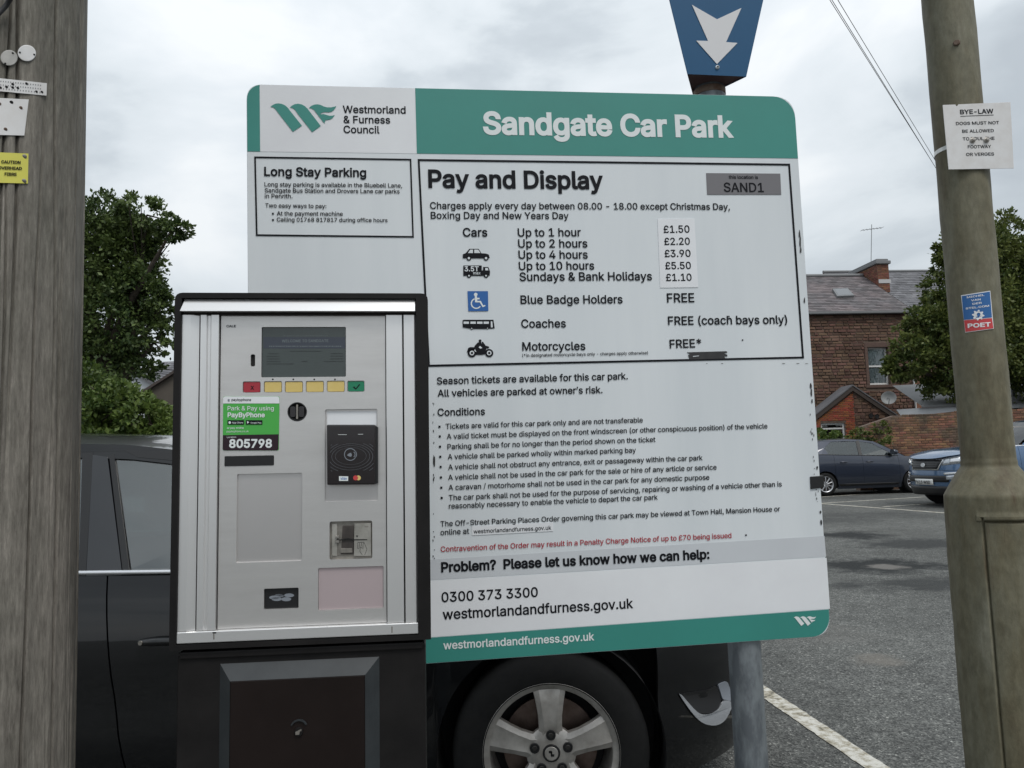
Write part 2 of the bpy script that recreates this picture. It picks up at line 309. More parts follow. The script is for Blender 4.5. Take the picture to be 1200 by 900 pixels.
# ------------------------------------------------------------------ lettering (outline font that ships with Blender)
try: FONT = bpy.data.fonts.load(bpy.utils.system_resource('DATAFILES', path='fonts') + '/Inter.woff2')
except Exception: FONT = None
def text_mesh(s, bold=.0, res=3, spacing=1.0):
    """outline of the line, filled here by winding number so that every counter stays open"""
    from mathutils.geometry import delaunay_2d_cdt
    c = bpy.data.curves.new('lettering', 'FONT'); c.body = s; c.resolution_u = max(2, res); c.offset = bold; c.space_character = spacing; c.fill_mode = 'NONE'
    if FONT: c.font = FONT
    o = bpy.data.objects.new('lettering', c); COL.objects.link(o); bpy.context.view_layer.update()
    dg = bpy.context.evaluated_depsgraph_get(); me = bpy.data.meshes.new_from_object(o.evaluated_get(dg))
    co = np.empty(len(me.vertices)*3); me.vertices.foreach_get('co', co); co = co.reshape(-1, 3); ed = [tuple(e.vertices) for e in me.edges]
    bpy.data.objects.remove(o); bpy.data.curves.remove(c); bpy.data.meshes.remove(me)
    nx = {}
    for i, j in ed: nx.setdefault(i, []).append(j); nx.setdefault(j, []).append(i)
    seen = set(); loops = []
    for st in range(len(co)):
        if st in seen or st not in nx: continue
        # the outline's own vertex order keeps its winding
        lp = [st]; seen.add(st); cur = st
        while True:
            cand = [k for k in nx[cur] if k not in seen]
            if not cand: break
            cur = min(cand) if len(lp) > 1 else (st+1 if st+1 in cand else cand[0]); lp.append(cur); seen.add(cur)
        if len(lp) > 2: loops.append(lp)
    if bold:      # embolden: move every outline vertex outwards along its mitre
        co = co.copy(); ar = [sum(co[l[i], 0]*co[l[(i+1) % len(l)], 1]-co[l[(i+1) % len(l)], 0]*co[l[i], 1] for i in range(len(l))) for l in loops]
        sgn = 1 if ar[int(np.argmax(np.abs(ar)))] > 0 else -1
        for l in loops:
            P = co[l, :2].copy(); keep = [i for i in range(len(l)) if np.hypot(*(P[i]-P[i-1])) > 1e-5]
            e1 = P-np.roll(P, 1, 0); e2 = np.roll(P, -1, 0)-P; l1 = np.hypot(e1[:, 0], e1[:, 1])[:, None]; l2 = np.hypot(e2[:, 0], e2[:, 1])[:, None]
            e1 = np.where(l1 > 1e-5, e1/np.maximum(l1, 1e-9), e2/np.maximum(l2, 1e-9)); e2 = np.where(l2 > 1e-5, e2/np.maximum(l2, 1e-9), e1)
            n1 = np.stack([e1[:, 1], -e1[:, 0]], 1); n2 = np.stack([e2[:, 1], -e2[:, 0]], 1); n = n1+n2; ln = np.maximum(np.hypot(n[:, 0], n[:, 1])[:, None], .5)
            co[l, :2] = P+sgn*n/ln*bold*np.minimum(2/ln, 1.6)
    # group the loops into glyphs (overlapping boxes) and fill each
    bx = [(co[l, 0].min(), co[l, 0].max(), co[l, 1].min(), co[l, 1].max()) for l in loops]; order = sorted(range(len(loops)), key=lambda k: bx[k][0]); groups = []; xmax = -1e9
    for k in order:
        if bx[k][0] > xmax or not groups: groups.append([]); xmax = bx[k][1]
        groups[-1].append(k); xmax = max(xmax, bx[k][1])
    V = []; Fs = []
    for g in groups:
        vs = []; es = []; polys = []
        for k in g:
            l = loops[k]; b0 = len(vs); m = len(l); P = co[l, :2]
            vs += [Vector((x, y)) for x, y in P]; es += [(b0+i, b0+(i+1) % m) for i in range(m)]; polys.append(P)
        ov, _, of, *_r = delaunay_2d_cdt(vs, es, [], 0, 1e-5)
        A = np.array([(v.x, v.y) for v in ov]); Tn = np.array([f for f in of if len(f) == 3])
        if not len(Tn): continue
        cen = A[Tn].mean(1); w = np.zeros(len(Tn), int)
        for P in polys:
            Q = np.roll(P, -1, 0); x, y = cen[:, :1], cen[:, 1:]
            up = (P[:, 1] <= y) & (Q[:, 1] > y); dn = (P[:, 1] > y) & (Q[:, 1] <= y); side = (Q[:, 0]-P[:, 0])*(y-P[:, 1])-(x-P[:, 0])*(Q[:, 1]-P[:, 1])
            w += (up & (side > 0)).sum(1)-(dn & (side < 0)).sum(1)
        b0 = len(V); V += [(a, b, 0.) for a, b in A]
        for t in Tn[w != 0]:
            p, q, r = A[t]; ar = (q[0]-p[0])*(r[1]-p[1])-(r[0]-p[0])*(q[1]-p[1])
            if abs(ar) > 1e-10: Fs.append(tuple(int(b0+i) for i in (t if ar > 0 else t[::-1])))
    return np.array(V), Fs
def text(fr, s, p0, p1, mt, parent, off=.0014, bold=.008, cap=None, name='lettering', res=2, spacing=1.0):
    """one line of lettering, baseline from pixel p0 to p1 on the face fr; cap = capital height in pixels"""
    co, fs = text_mesh(s, bold, res, spacing); a, b = fr(*p0), fr(*p1); a, b = Vector((a.x, 0, a.z)), Vector((b.x, 0, b.z))
    x0, x1 = co[:, 0].min(), co[:, 0].max(); d = b-a; sx = d.length/(x1-x0); u = d.normalized(); w = Vector((-u.z, 0, u.x)); sy = sx
    if cap: c2 = fr(p0[0], p0[1]-cap); sy = (c2.z-a.z)/.727
    V = [a + u*(x-x0)*sx + w*y*sy + Vector((0, -off, 0)) for x, y, z in co]
    return MB().add(V, fs).build(name, mt, parent)
def poly(fr, P, mt, parent, name, n0=-.001, n1=0, holes=(), flat=False, round_=0, bevel=0, **k):
    """prism from pixel outline on the face fr; n0 front, n1 back (metres, negative = towards the viewer)"""
    q = [(lambda v: (v.x, v.z))(fr(*p)) for p in P]
    if round_: q = quadround([(a, b) for a, b in q], round_)
    hs = [[(lambda v: (v.x, v.z))(fr(*p)) for p in h] for h in holes]
    return MB().prism(q, n0, n1, hs, flat=flat).build(name, mt, parent, bevel=bevel, **k)

def Z(ox, oy, k):
    def f(*a):
        if len(a) == 2 and not hasattr(a[0], '__len__'): return (ox+a[0]*k, oy+a[1]*k)
        return [(ox+x*k, oy+y*k) for x, y in (a[0] if len(a) == 1 and hasattr(a[0][0], '__len__') else a)]
    return f
R4 = lambda x0, y0, x1, y1: [(x0, y0), (x1, y0), (x1, y1), (x0, y1)]

# ================================================================== GROUND
def make_ground():
    m = bpy.data.materials.new('asphalt'); m.use_nodes = True; t = m.node_tree; b = t.nodes['Principled BSDF']; lk = t.links.new; N = t.nodes.new
    tc = N('ShaderNodeTexCoord')
    def noise(s, d=6, r=.6):
        n = N('ShaderNodeTexNoise'); n.inputs['Scale'].default_value = s; n.inputs['Detail'].default_value = d; n.inputs['Roughness'].default_value = r; lk(tc.outputs['Object'], n.inputs['Vector']); return n
    def ramp(src, pts):
        r = N('ShaderNodeValToRGB'); r.color_ramp.elements[0].position = pts[0][0]; r.color_ramp.elements[0].color = (*pts[0][1], 1)
        r.color_ramp.elements[1].position = pts[-1][0]; r.color_ramp.elements[1].color = (*pts[-1][1], 1)
        for p, c in pts[1:-1]: r.color_ramp.elements.new(p).color = (*c, 1)
        lk(src, r.inputs[0]); return r.outputs[0]
    def mix(a, bb, f, mode='MIX'):
        x = N('ShaderNodeMix'); x.data_type = 'RGBA'; x.blend_type = mode
        for s, v in ((6, a), (7, bb), (0, f)):
            if hasattr(v, 'links'): lk(v, x.inputs[s])
            elif s == 0: x.inputs[0].default_value = v
            else: x.inputs[s].default_value = (*v, 1)
        return x.outputs[2]
    v = N('ShaderNodeTexVoronoi'); v.inputs['Scale'].default_value = 110; v.inputs['Randomness'].default_value = 1.0; lk(tc.outputs['Object'], v.inputs['Vector'])
    stone = ramp(v.outputs['Color'], [(0, (.034, .036, .034)), (.35, (.075, .078, .074)), (.6, (.118, .121, .115)), (.85, (.17, .172, .162)), (1, (.42, .42, .39))])
    big = ramp(noise(.55, 5).outputs[0], [(.35, (.70, .70, .70)), (.62, (1.12, 1.12, 1.12))])
    c = mix(stone, big, 1.0, 'MULTIPLY')
    mid = ramp(noise(7, 5, .7).outputs[0], [(.36, (.78, .78, .78)), (.66, (1.15, 1.15, 1.15))]); c = mix(c, mid, 1.0, 'MULTIPLY'); fine = ramp(noise(42, 6, .8).outputs[0], [(.36, (.62, .62, .62)), (.5, (1, 1, 1)), (.66, (1.45, 1.45, 1.42))]); c = mix(c, fine, 1.0, 'MULTIPLY')
    # stains and patches: ellipses with ragged edges at their own places on the ground
    nn = noise(2.6, 9, .78)
    def blob(cx, cy, rx, ry, ang, col, strength, soft=.35):
        mp = N('ShaderNodeMapping'); mp.vector_type = 'TEXTURE'; mp.inputs['Location'].default_value = (cx, cy, 0); mp.inputs['Rotation'].default_value = (0, 0, ang); mp.inputs['Scale'].default_value = (rx, ry, 1)
        lk(tc.outputs['Object'], mp.inputs[0]); sep = N('ShaderNodeSeparateXYZ'); lk(mp.outputs[0], sep.inputs[0]); cb = N('ShaderNodeCombineXYZ'); lk(sep.outputs[0], cb.inputs[0]); lk(sep.outputs[1], cb.inputs[1])
        ln = N('ShaderNodeVectorMath'); ln.operation = 'LENGTH'; lk(cb.outputs[0], ln.inputs[0])
        ma = N('ShaderNodeMath'); ma.operation = 'MULTIPLY_ADD'; ma.inputs[1].default_value = 3.4; lk(nn.outputs[0], ma.inputs[0]); lk(ln.outputs['Value'], ma.inputs[2])
        mr = N('ShaderNodeMapRange'); mr.inputs['From Min'].default_value = 1.7+.95-soft; mr.inputs['From Max'].default_value = 1.7+.95+soft; mr.inputs['To Min'].default_value = strength; mr.inputs['To Max'].default_value = 0
        lk(ma.outputs[0], mr.inputs[0]); return mr.outputs[0], col
    def pb(px, py, wpx, hpx, col, st, ang=0, soft=.35):
        p = on_ground(px, py); l = on_ground(px-wpx, py); u = on_ground(px, py-hpx); d = on_ground(px, py+hpx)
        return blob(p.x, p.y, abs(p.x-l.x), abs(u.y-d.y)/2, ang, col, st, soft)
    for f, col in (pb(1030, 662, 78, 9, (.014, .016, .016), 1.0), pb(1040, 664, 22, 3.2, (.19, .18, .165), .7, 0, .3), pb(1000, 627, 40, 5, (.016, .018, .018), 1.0),
                   pb(1080, 637, 80, 6, (.022, .024, .024), .85), pb(985, 610, 60, 4, (.03, .032, .032), .5), pb(1090, 684, 95, 8, (.022, .024, .024), .8), pb(990, 687, 30, 5, (.028, .03, .03), .5),
                   pb(1027, 774, 32, 7, (.17, .155, .135), .6), pb(960, 742, 60, 12, (.13, .125, .115), .3), pb(1000, 603, 80, 3, (.03, .032, .033), .35)):
        c = mix(c, col, f)
    lk(c, b.inputs['Base Color']); b.inputs['Roughness'].default_value = .85; b.inputs['Specular IOR Level'].default_value = .3
    bp = N('ShaderNodeBump'); bp.inputs['Strength'].default_value = .7; bp.inputs['Distance'].default_value = .006; lk(v.outputs['Distance'], bp.inputs['Height'])
    lk(bp.outputs[0], b.inputs['Normal'])
    g = MB(); ys = [-400, -20, -4, 0, 4, 10, 20, 40, 60, 200, 1500]; xs = [-1500, -60, -12, -4, 0, 4, 12, 60, 1500]
    g.grid(lambda x, y: (x, y, gz(y)), xs, ys)
    o = g.build('ground', m); o['kind'] = 'structure'
make_ground()
def line_paint():
    m = bpy.data.materials.new('worn_road_paint'); m.use_nodes = True; t = m.node_tree; b = t.nodes['Principled BSDF']; lk = t.links.new; N = t.nodes.new
    tc = N('ShaderNodeTexCoord'); n = N('ShaderNodeTexNoise'); n.inputs['Scale'].default_value = 14; n.inputs['Detail'].default_value = 9; n.inputs['Roughness'].default_value = .75; lk(tc.outputs['Object'], n.inputs['Vector'])
    r = N('ShaderNodeValToRGB'); r.color_ramp.elements[0].position = .36; r.color_ramp.elements[0].color = (.07, .07, .065, 1); r.color_ramp.elements[1].position = .56; r.color_ramp.elements[1].color = (.56, .55, .50, 1)
    r.color_ramp.elements.new(.43).color = (.28, .25, .18, 1); lk(n.outputs[0], r.inputs[0]); lk(r.outputs[0], b.inputs['Base Color']); b.inputs['Roughness'].default_value = .8
    bp = N('ShaderNodeBump'); bp.inputs['Strength'].default_value = .4; bp.inputs['Distance'].default_value = .004; lk(n.outputs[0], bp.inputs['Height']); lk(bp.outputs[0], b.inputs['Normal']); return m
LP = line_paint()
def marking(a, b, w, ext=(0, 0), rag=0):
    a, b = on_ground(*a), on_ground(*b); d = (b-a).normalized(); a -= d*ext[0]; b += d*ext[1]; s = Vector((-d.y, d.x, 0)).normalized()*w/2; n = max(2, int((b-a).length/.035)) if rag else 12
    V = []
    for i in range(n+1):
        p = a.lerp(b, i/n)
        for k in (1, -1):
            q = p + s*k*(1+random.uniform(-rag, rag)); V.append((q.x, q.y, gz(q.y)+.004))
    o = MB().add(V, [(2*i, 2*i+1, 2*i+3, 2*i+2) for i in range(n)]).build('parking_line', LP); o['kind'] = 'structure'
_a, _b, _c = on_ground(893, 800.5), on_ground(893, 819), on_ground(1050, 900)
marking((893, 809.7), (1027, 900), .105, (1.3, 1.2), .07)
marking((965, 590.5), (1117, 602), .11, (4, 1.0)); marking((963.8, 589.8), (1083, 582.5), .10); marking((962.7, 582.5), (1070, 575.5), .10); marking((1035, 594), (1096, 590), .10)
marking((1117, 602), (1300, 616), .11)

# ================================================================== INFORMATION BOARD
B = Frame((-.59, 1.75, 2.2798), euler(.128, .0099, -.0072)); BW, BH = 1.3313, 1.3257
B.base = B.O + B.R @ Vector((0, 0, gz(1.75)-B.O.z))
board = tag(B.empty('information_board'), 'large white and green car park tariff board standing behind the ticket machine', 'information board')
BO = B.R.transposed() @ (B.O-B.base)
def bu(u, v): return (BO.x+u, BO.z-v)
rr = quadround([bu(0, 0), bu(BW, 0), bu(BW, BH), bu(0, BH)], [.036, .056, .046, .046], 8)
pm = MB().prism(rr, 0, .004).build('panel', M['board_white'], board, bevel=.0008)
edge = MB().prism(quadround([bu(-.0012, -.0012), bu(BW+.0012, -.0012), bu(BW+.0012, BH+.0012), bu(-.0012, BH+.0012)], [.037, .057, .047, .047], 8), .0045, .010).build('backing_panel', M['board_grey'], board)
for v in (.18, 1.05):
    MB().box((BO.x+.05, .0105, BO.z-v-.02), (BO.x+BW-.05, .035, BO.z-v+.02)).build('rail', M['galv'], board, bevel=.003)
z3, z4, z5, z8, z6 = Z(280, 80, .28333), Z(600, 80, .3), Z(480, 230, .4), Z(490, 600, .41667), Z(480, 420, .26667)
# header and footer vinyls, cut to the panel's rounded corners
def band(name, P, mt, n, parent=board): return MB().prism(P, -n, -.0002).build(name, mt, parent)
def vv(px, py): q = B(px, py); return (q.x, q.z)
TLx, TLz = bu(0, 0); TRx, _ = bu(BW, 0); _, BLz = bu(0, BH)
hz = vv(931, 185.6)[1]; hz2 = vv(487, 180)[1]; xg = vv(487.5, 140)[0]
def corner(cx, cz, r, a0, a1, n=8): return [(cx+r*math.cos(math.radians(a0+(a1-a0)*k/n)), cz+r*math.sin(math.radians(a0+(a1-a0)*k/n))) for k in range(n+1)]
rc = .055; e_ = .0008
header = band('header_band', [(xg, hz2), (TRx-e_, hz)] + corner(TRx-e_-rc, TLz-e_-rc, rc, 0, 90) + [(xg, TLz-e_)], M['green'], .0008)
xs = vv(304.5, 140)[0]; hz3 = vv(289, 177.5)[1]
r2_ = .034; _cx, _cz = TLx+e_+r2_, TLz-e_-r2_; _a = math.degrees(math.acos(max(-1, min(1, (xs-_cx)/r2_)))) if xs < _cx else 90
band('header_strip', [(TLx+e_, hz3), (xs, hz3)] + ([(xs, TLz-e_)] if xs > _cx else []) + corner(_cx, _cz, r2_, _a, 180), M['green'], .0008)
band('logo_panel', [(xs+.0005, hz3), (xg-.0005, hz2), (xg-.0005, TLz-e_), (xs+.0005, TLz-e_)], M['panel_white'], .0005)
fz0, fz1 = vv(499, 748)[1], vv(973, 714)[1]
footer = band('footer_band', [(TLx+e_, BLz+e_)] + corner(TRx-e_-.044, BLz+e_+.044, .044, -90, 0) + [(TRx-e_, fz1), (TLx+e_, fz0-(fz1-fz0)*(vv(499, 748)[0]-TLx)/(TRx-TLx))], M['green'], .0008)
# lower contact panel and grey strip
poly(B, [(500, 681), (968.5, 653.6), (972.5, 713.3), (500, 747)], M['panel_white'], board, 'contact_panel', -.0006, -.0002)
poly(B, [(500, 656), (966, 628), (968, 652.4), (500, 680)], M['board_grey'], board, 'grey_strip', -.0004, -.0001)
# logo
zl = Z(310, 110, .075)
logoP = [[(92, 205), (130, 178), (165, 160), (215, 152), (270, 160), (320, 182), (360, 215), (395, 262), (585, 500), (445, 597), (215, 300), (170, 240), (140, 215)],
         [(397, 215), (435, 185), (475, 165), (525, 158), (580, 167), (630, 195), (670, 232), (880, 505), (745, 602), (520, 315), (475, 250), (440, 225)],
         [(693, 222), (735, 190), (780, 172), (830, 167), (880, 178), (930, 202), (980, 215), (1040, 215), (1090, 205), (1125, 192), (1090, 250), (1050, 282), (1000, 292), (940, 288), (895, 300), (868, 328), (920, 318), (960, 330), (1010, 345), (1060, 345), (1100, 333), (1060, 385), (1020, 405), (965, 412), (948, 425), (940, 468), (915, 440), (770, 250), (735, 230)]]
lg = MB()
for P in logoP: lg.prism([vv(*p) for p in zl(P)], -.0016, -.0009, flat=True)
lg.build('council_emblem', M['green'], board)
lg = MB(); k = 26.2/1033
for P in logoP: lg.prism([vv(929.6+(x-92)*k, 722.3+(y-152)*k*1.0-(x-92)*k*.035) for x, y in P], -.0018, -.001, flat=True)
lg.build('council_emblem', M['white_print'], board)
T = lambda s, a, b, m='ink', bold=.012, cap=None, off=.0016: text(B, s, a, b, M[m], board, off, bold, cap)
for s, a, b in (("Westmorland", z3(430, 185), z3(690, 188)), ("& Furness", z3(433, 227), z3(626, 229)), ("Council", z3(433, 268), z3(582, 270))): T(s, a, b, bold=.014)
T("Sandgate Car Park", (566, 156.6), (860, 160.6), 'white_print', .030)
T("westmorlandandfurness.gov.uk", (519.6, 760.8), (696.3, 750), 'white_print', .016)
T("Long Stay Parking", (309.7, 206), (429.3, 207.4), bold=.022)
for s, a, b in (("Long stay parking is available in the Bluebell Lane,", (106, 489), (675, 494)), ("Sandgate Bus Station and Drovers Lane car parks", (107, 514), (665, 518)), ("in Penrith.", (107, 537), (222, 538)),
                ("Two easy ways to pay:", (109, 576), (362, 579)), ("At the payment machine", (157, 609), (430, 611)), ("Calling 01768 817817 during office hours", (157, 634), (615, 637))): T(s, z3(*a), z3(*b), bold=.012)
def bullet(px, py, r): poly(B, [(px-r, py-r), (px+r, py-r), (px+r, py+r), (px-r, py+r)], M['ink'], board, 'bullet_mark', -.0015, flat=True)
for p in ((141, 602), (141, 628)): bullet(*z3(*p), 1.1)
def frame_line(P, w, name='border_line'):
    q = [Vector(vv(*p)) for p in P]; c = sum(q, Vector((0, 0)))/4; inn = []
    for i in range(4):
        a, b, d = q[i-1], q[i], q[(i+1) % 4]; u1, u2 = (b-a).normalized(), (d-b).normalized(); n1, n2 = Vector((-u1.y, u1.x)), Vector((-u2.y, u2.x))
        if n1.dot(c-b) < 0: n1, n2 = -n1, -n2
        inn.append(b+n1*w+n2*w)
    MB().prism([tuple(v) for v in q], -.0014, -.0002, [[tuple(v) for v in inn]]).build(name, M['ink'], board)
frame_line([(298, 183.5), (482, 186.3), (485, 278.5), (300, 276.5)], .0036)
frame_line([(489.5, 186.5), (925.5, 192), (942, 420), (501.5, 429.8)], .0046)
T("Pay and Display", (502, 219.5), (707, 221.3), bold=.024)
T("Charges apply every day between 08.00 - 18.00 except Christmas Day,", z5(60, 37), z5(938, 40)); T("Boxing Day and New Years Day", z5(62, 66), z5(466, 67)); T("Cars", z5(156, 118), z5(228, 118), bold=.016)
for s, a, b in (("Up to 1 hour", (317, 118), (502, 117)), ("Up to 2 hours", (318, 150.5), (521, 150)), ("Up to 4 hours", (319, 183), (522, 182.5)), ("Up to 10 hours", (320, 216), (541, 214.5)), ("Sundays & Bank Holidays", (322, 248), (710, 246)),
                ("Blue Badge Holders", (325, 315), (624, 313.5)), ("Coaches", (327, 385), (458, 384)), ("Motorcycles", (330, 452), (515, 450)), ("FREE", (754, 311), (834, 310)), ("FREE (coach bays only)", (757, 377), (1106, 373)), ("FREE*", (762, 445), (855, 442))): T(s, z5(*a), z5(*b), bold=.014)
T("(*in designated motorcycle bays only - charges apply otherwise)", z5(330, 471), z5(698, 463), bold=.008)
price = poly(B, [(770.4, 256.8), (813.6, 256.2), (818, 336.8), (773.6, 337.4)], M['panel_white'], board, 'price_panel', -.0012, 0)
for s, y, x0, x1 in (("£1.50", 107.5, 744, 820), ("£2.20", 143, 746, 821), ("£3.90", 178.5, 747, 823), ("£5.50", 214, 749, 824), ("£1.10", 248.5, 751, 826)): T(s, z5(x0, y), z5(x1, y-1), bold=.012, off=.002)
poly(B, z4((758, 410), (1047, 412), (1051, 494), (762, 494)), M['loc_grey'], board, 'location_sticker', -.0012, 0)
T("this location is", z4(846, 432), z4(960, 433), bold=.012, off=.002); T("SAND1", z4(827, 483), z4(983, 484), bold=.012, off=.002)
# pictograms
zi, zj = Z(535, 285, .05), Z(535, 335, .1)
def pic(name, shapes, z, m='ink', off=.0015, parent=board, holes=()):
    g = MB()
    for P in shapes: g.prism([vv(*p) for p in z(P)], -off, 0, [[vv(*p) for p in z(h)] for h in holes], flat=True)
    return g.build(name, M[m], parent)
pic('car_pictogram', [[(145, 355), (145, 265), (215, 235), (300, 135), (515, 135), (585, 240), (690, 245), (755, 270), (778, 350), (740, 355)], circ(288, 355, 56), circ(690, 355, 56)], zi, holes=())
pic('car_pictogram', [[(265, 235), (320, 155), (385, 155), (385, 235)], [(415, 235), (415, 155), (505, 155), (560, 235)], circ(288, 355, 28), circ(690, 355, 28)], zi, 'board_white', .0019)
pic('lorry_pictogram', [[(158, 765), (158, 525), (590, 525), (590, 640), (622, 640), (622, 560), (745, 560), (785, 670), (775, 765)], circ(290, 762, 52), circ(690, 762, 52)], zi)
for q_ in ([(672, 640), (672, 585), (728, 585), (745, 640)], circ(290, 765, 20), circ(690, 765, 20)): pic('lorry_pictogram', [q_], zi, 'board_white', .0019)
T("3.5T", zi(185, 660), zi(520, 660), 'board_white', .02, off=.0021); T("max", zi(390, 735), zi(560, 735), 'board_white', .012, off=.0021)
pic('disabled_badge', [[(128, 63), (368, 63), (372, 295), (138, 298)]], zj, 'badge_blue')
def ring(cx, cy, r0, r1, a0, a1, n=28):
    A = [math.radians(a0+(a1-a0)*k/n) for k in range(n+1)]; return [(cx+r1*math.cos(a), cy+r1*math.sin(a)) for a in A] + [(cx+r0*math.cos(a), cy+r0*math.sin(a)) for a in A[::-1]]
pic('wheelchair_symbol', [circ(224, 103, 21), [(212, 122), (238, 122), (240, 142), (270, 142), (270, 160), (241, 160), (242, 176), (284, 178), (312, 230), (335, 225), (338, 238), (305, 252), (272, 196), (216, 194)], ring(230, 208, 50, 64, 35, 250)], zj, 'white_print', .0019)
pic('coach_pictogram', [[(70, 405), (85, 398), (432, 398), (438, 440), (447, 498), (375, 502), (345, 505), (190, 505), (160, 502), (72, 487)], circ(178, 500, 15), circ(362, 498, 13)], zj)
pic('coach_pictogram', [R4(x, 420, x+63, 446) for x in (82, 162, 240)] + [R4(317, 420, 378, 446), [(400, 418), (418, 418), (424, 488), (402, 488)], circ(178, 500, 7), circ(362, 498, 6)], zj, 'board_white', .0019)
pic('motorcycle_pictogram', [circ(180, 788, 50), circ(382, 788, 48), circ(275, 645, 17), [(120, 780), (135, 730), (160, 718), (205, 720), (215, 700), (245, 668), (262, 660), (290, 660), (300, 690), (296, 658), (308, 655), (340, 700), (380, 712), (380, 730), (350, 735), (335, 800), (300, 808), (220, 808), (200, 760)]], zj)
pic('motorcycle_pictogram', [circ(180, 788, 27), circ(382, 788, 27), [(258, 722), (275, 705), (302, 728), (280, 738)], [(208, 762), (215, 742), (232, 778)]], zj, 'board_white', .0019)
for q_ in (circ(180, 788, 14), circ(382, 788, 14)): pic('motorcycle_pictogram', [q_], zj, 'ink', .0022)
# lower text
for s, a, b, bd in (("Season tickets are available for this car park.", (512, 450.4), (735.6, 444.4), .014), ("All vehicles are parked at owner’s risk.", (512.8, 464.8), (706, 460.6), .014), ("Conditions", (512.8, 487.2), (568.4, 486), .014),
    ("Tickets are valid for this car park only and are not transferable", (522.4, 502.6), (753.2, 495), .010), ("A valid ticket must be displayed on the front windscreen (or other conspicuous position) of the vehicle", (523.6, 514.4), (899.2, 502), .010),
    ("Parking shall be for no longer than the period shown on the ticket", (524.4, 526.4), (768, 517.8), .010), ("A vehicle shall be parked wholly within marked parking bay", (524.8, 538.2), (745.2, 530.2), .010),
    ("A vehicle shall not obstruct any entrance, exit or passageway within the car park", (525.2, 550.4), (823.2, 539.2), .010), ("A vehicle shall not be used in the car park for the sale or hire of any article or service", (525.2, 562.4), (839.6, 550.2), .010),
    ("A caravan / motorhome shall not be used in the car park for any domestic purpose", (525.6, 574.2), (831.2, 562), .010), ("The car park shall not be used for the purpose of servicing, repairing or washing of a vehicle other than is", (526, 586.2), (916, 570), .010),
    ("reasonably necessary to enable the vehicle to depart the car park", (526.1, 596), (770.7, 585.4), .010), ("The Off-Street Parking Places Order governing this car park may be viewed at Town Hall, Mansion House or", (516.3, 616.8), (914, 599), .010),
    ("online at", (516.3, 627), (549.9, 625.2), .010), ("Problem?  Please let us know how we can help:", (517, 670.2), (831.3, 654.4), .030), ("0300 373 3300", (517.5, 705.4), (630.4, 699), .014), ("westmorlandandfurness.gov.uk", (518.8, 725.8), (742, 712.3), .014)): T(s, a, b, bold=bd)
for i, p in enumerate(((515, 500), (515.4, 511.4), (515.6, 523.4), (516, 535.2), (516.4, 547), (516.8, 559.4), (517.2, 571.4), (517.6, 583.4))): bullet(*p, 1.25)
T("Contravention of the Order may result in a Penalty Charge Notice of up to £70 being issued", (516.5, 646.6), (857, 630.2), 'red_ink', .010)
poly(B, [(553, 616.6), (648, 612), (648.2, 622.4), (553.3, 627.4)], M['panel_white'], board, 'web_address_sticker', -.0012, 0)
T("westmorlandandfurness.gov.uk", (555, 625), (646, 620.4), 'ink', .008, off=.002)
bullet(874, 627, .9); bullet(870, 398.5, .8); bullet(854, 371, .8)
zm = Z(740, 390, .18333)
poly(B, zm((355, 125), (605, 118), (612, 125), (590, 133), (610, 140), (612, 150), (590, 152), (600, 165), (372, 172), (368, 160), (362, 143), (375, 138)), M['marker'], board, 'black_tape_mark', -.0018, 0)
poly(B, zm((390, 150), (430, 146), (428, 150), (392, 154)), M['board_white'], board, 'tape_scratch', -.0022, -.0019)
# scuffs where old vinyl tore away along the edges
sc_ = MB(); rnd = random.Random(3)
def scuff(px, py, w, h):
    n = 9; P = [(px+w*math.cos(2*PI*k/n)*rnd.uniform(.45, 1), py+h*math.sin(2*PI*k/n)*rnd.uniform(.55, 1)) for k in range(n)]; sc_.prism([vv(*p) for p in P], -.0014, 0, flat=True)
for k in range(22):
    t = rnd.random()**.8; y = 470+120*t; xe = 940.5+(y-300)*.071-4; scuff(xe+rnd.uniform(-1.2, 2.6), y, rnd.uniform(.3, .9), rnd.uniform(.4, 2.6))
for y, h in ((274, 6), (284, 9), (293, 5), (352, 4), (452, 5), (460, 6), (470, 4), (548, 3), (600, 3), (612, 4)): xe = 931+(y-186)*.0752-1; scuff(xe, y, 1.3, h)
for k in range(22): y = rnd.uniform(440, 668); scuff(508.5+rnd.uniform(-1.3, .6), y, rnd.uniform(.4, 1.0), rnd.uniform(.5, 2.4))
scuff(508.6, 540, 1.8, 9)
for x in (828, 846, 918, 935, 945): scuff(x, 426, rnd.uniform(1, 4), .4)
sc_.build('worn_edge_mark', M['marker'], board)
cl = poly(B, [(949, 558.5), (964.5, 557.3), (965, 571), (949.8, 573)], M['trim_black'], board, 'edge_clip', -.004, .012, bevel=.001)

# ================================================================== SIGN POST with the blue arrow box
PD = 1.955
pa, pb_ = at(831.5, 105, PD), at(881, 900, PD)
pax = (pa-pb_).normalized(); foot = pb_ - pax*((pb_.z-gz(PD))/pax.z); top = pa + pax*.62
post = empty('arrow_sign', foot); tag(post, 'galvanised post carrying a blue tapered sign with a white down arrow above the tariff board', 'direction sign')
def W(o): return lambda p: Vector(p)-o
rel = lambda p: Vector(p)-foot
pts = [foot + pax*(top-foot).length*k/12 for k in range(13)]
MB().tube([rel(p) for p in pts], .0385, 28).build('post', M['galv'], post, smooth=60)
c0 = at(831.5, 109, PD); MB().tube([rel(c0+pax*k) for k in (-.010, -.009, .006, .007)], [.0388, .0402, .0402, .0388], 28).build('post_sleeve', M['rust'], post, smooth=40)
AF = Frame(at(805.5, 87, 1.87), euler(.115, .0, 0), foot)
def av(px, py): q = AF(px, py); return (q.x, q.z)
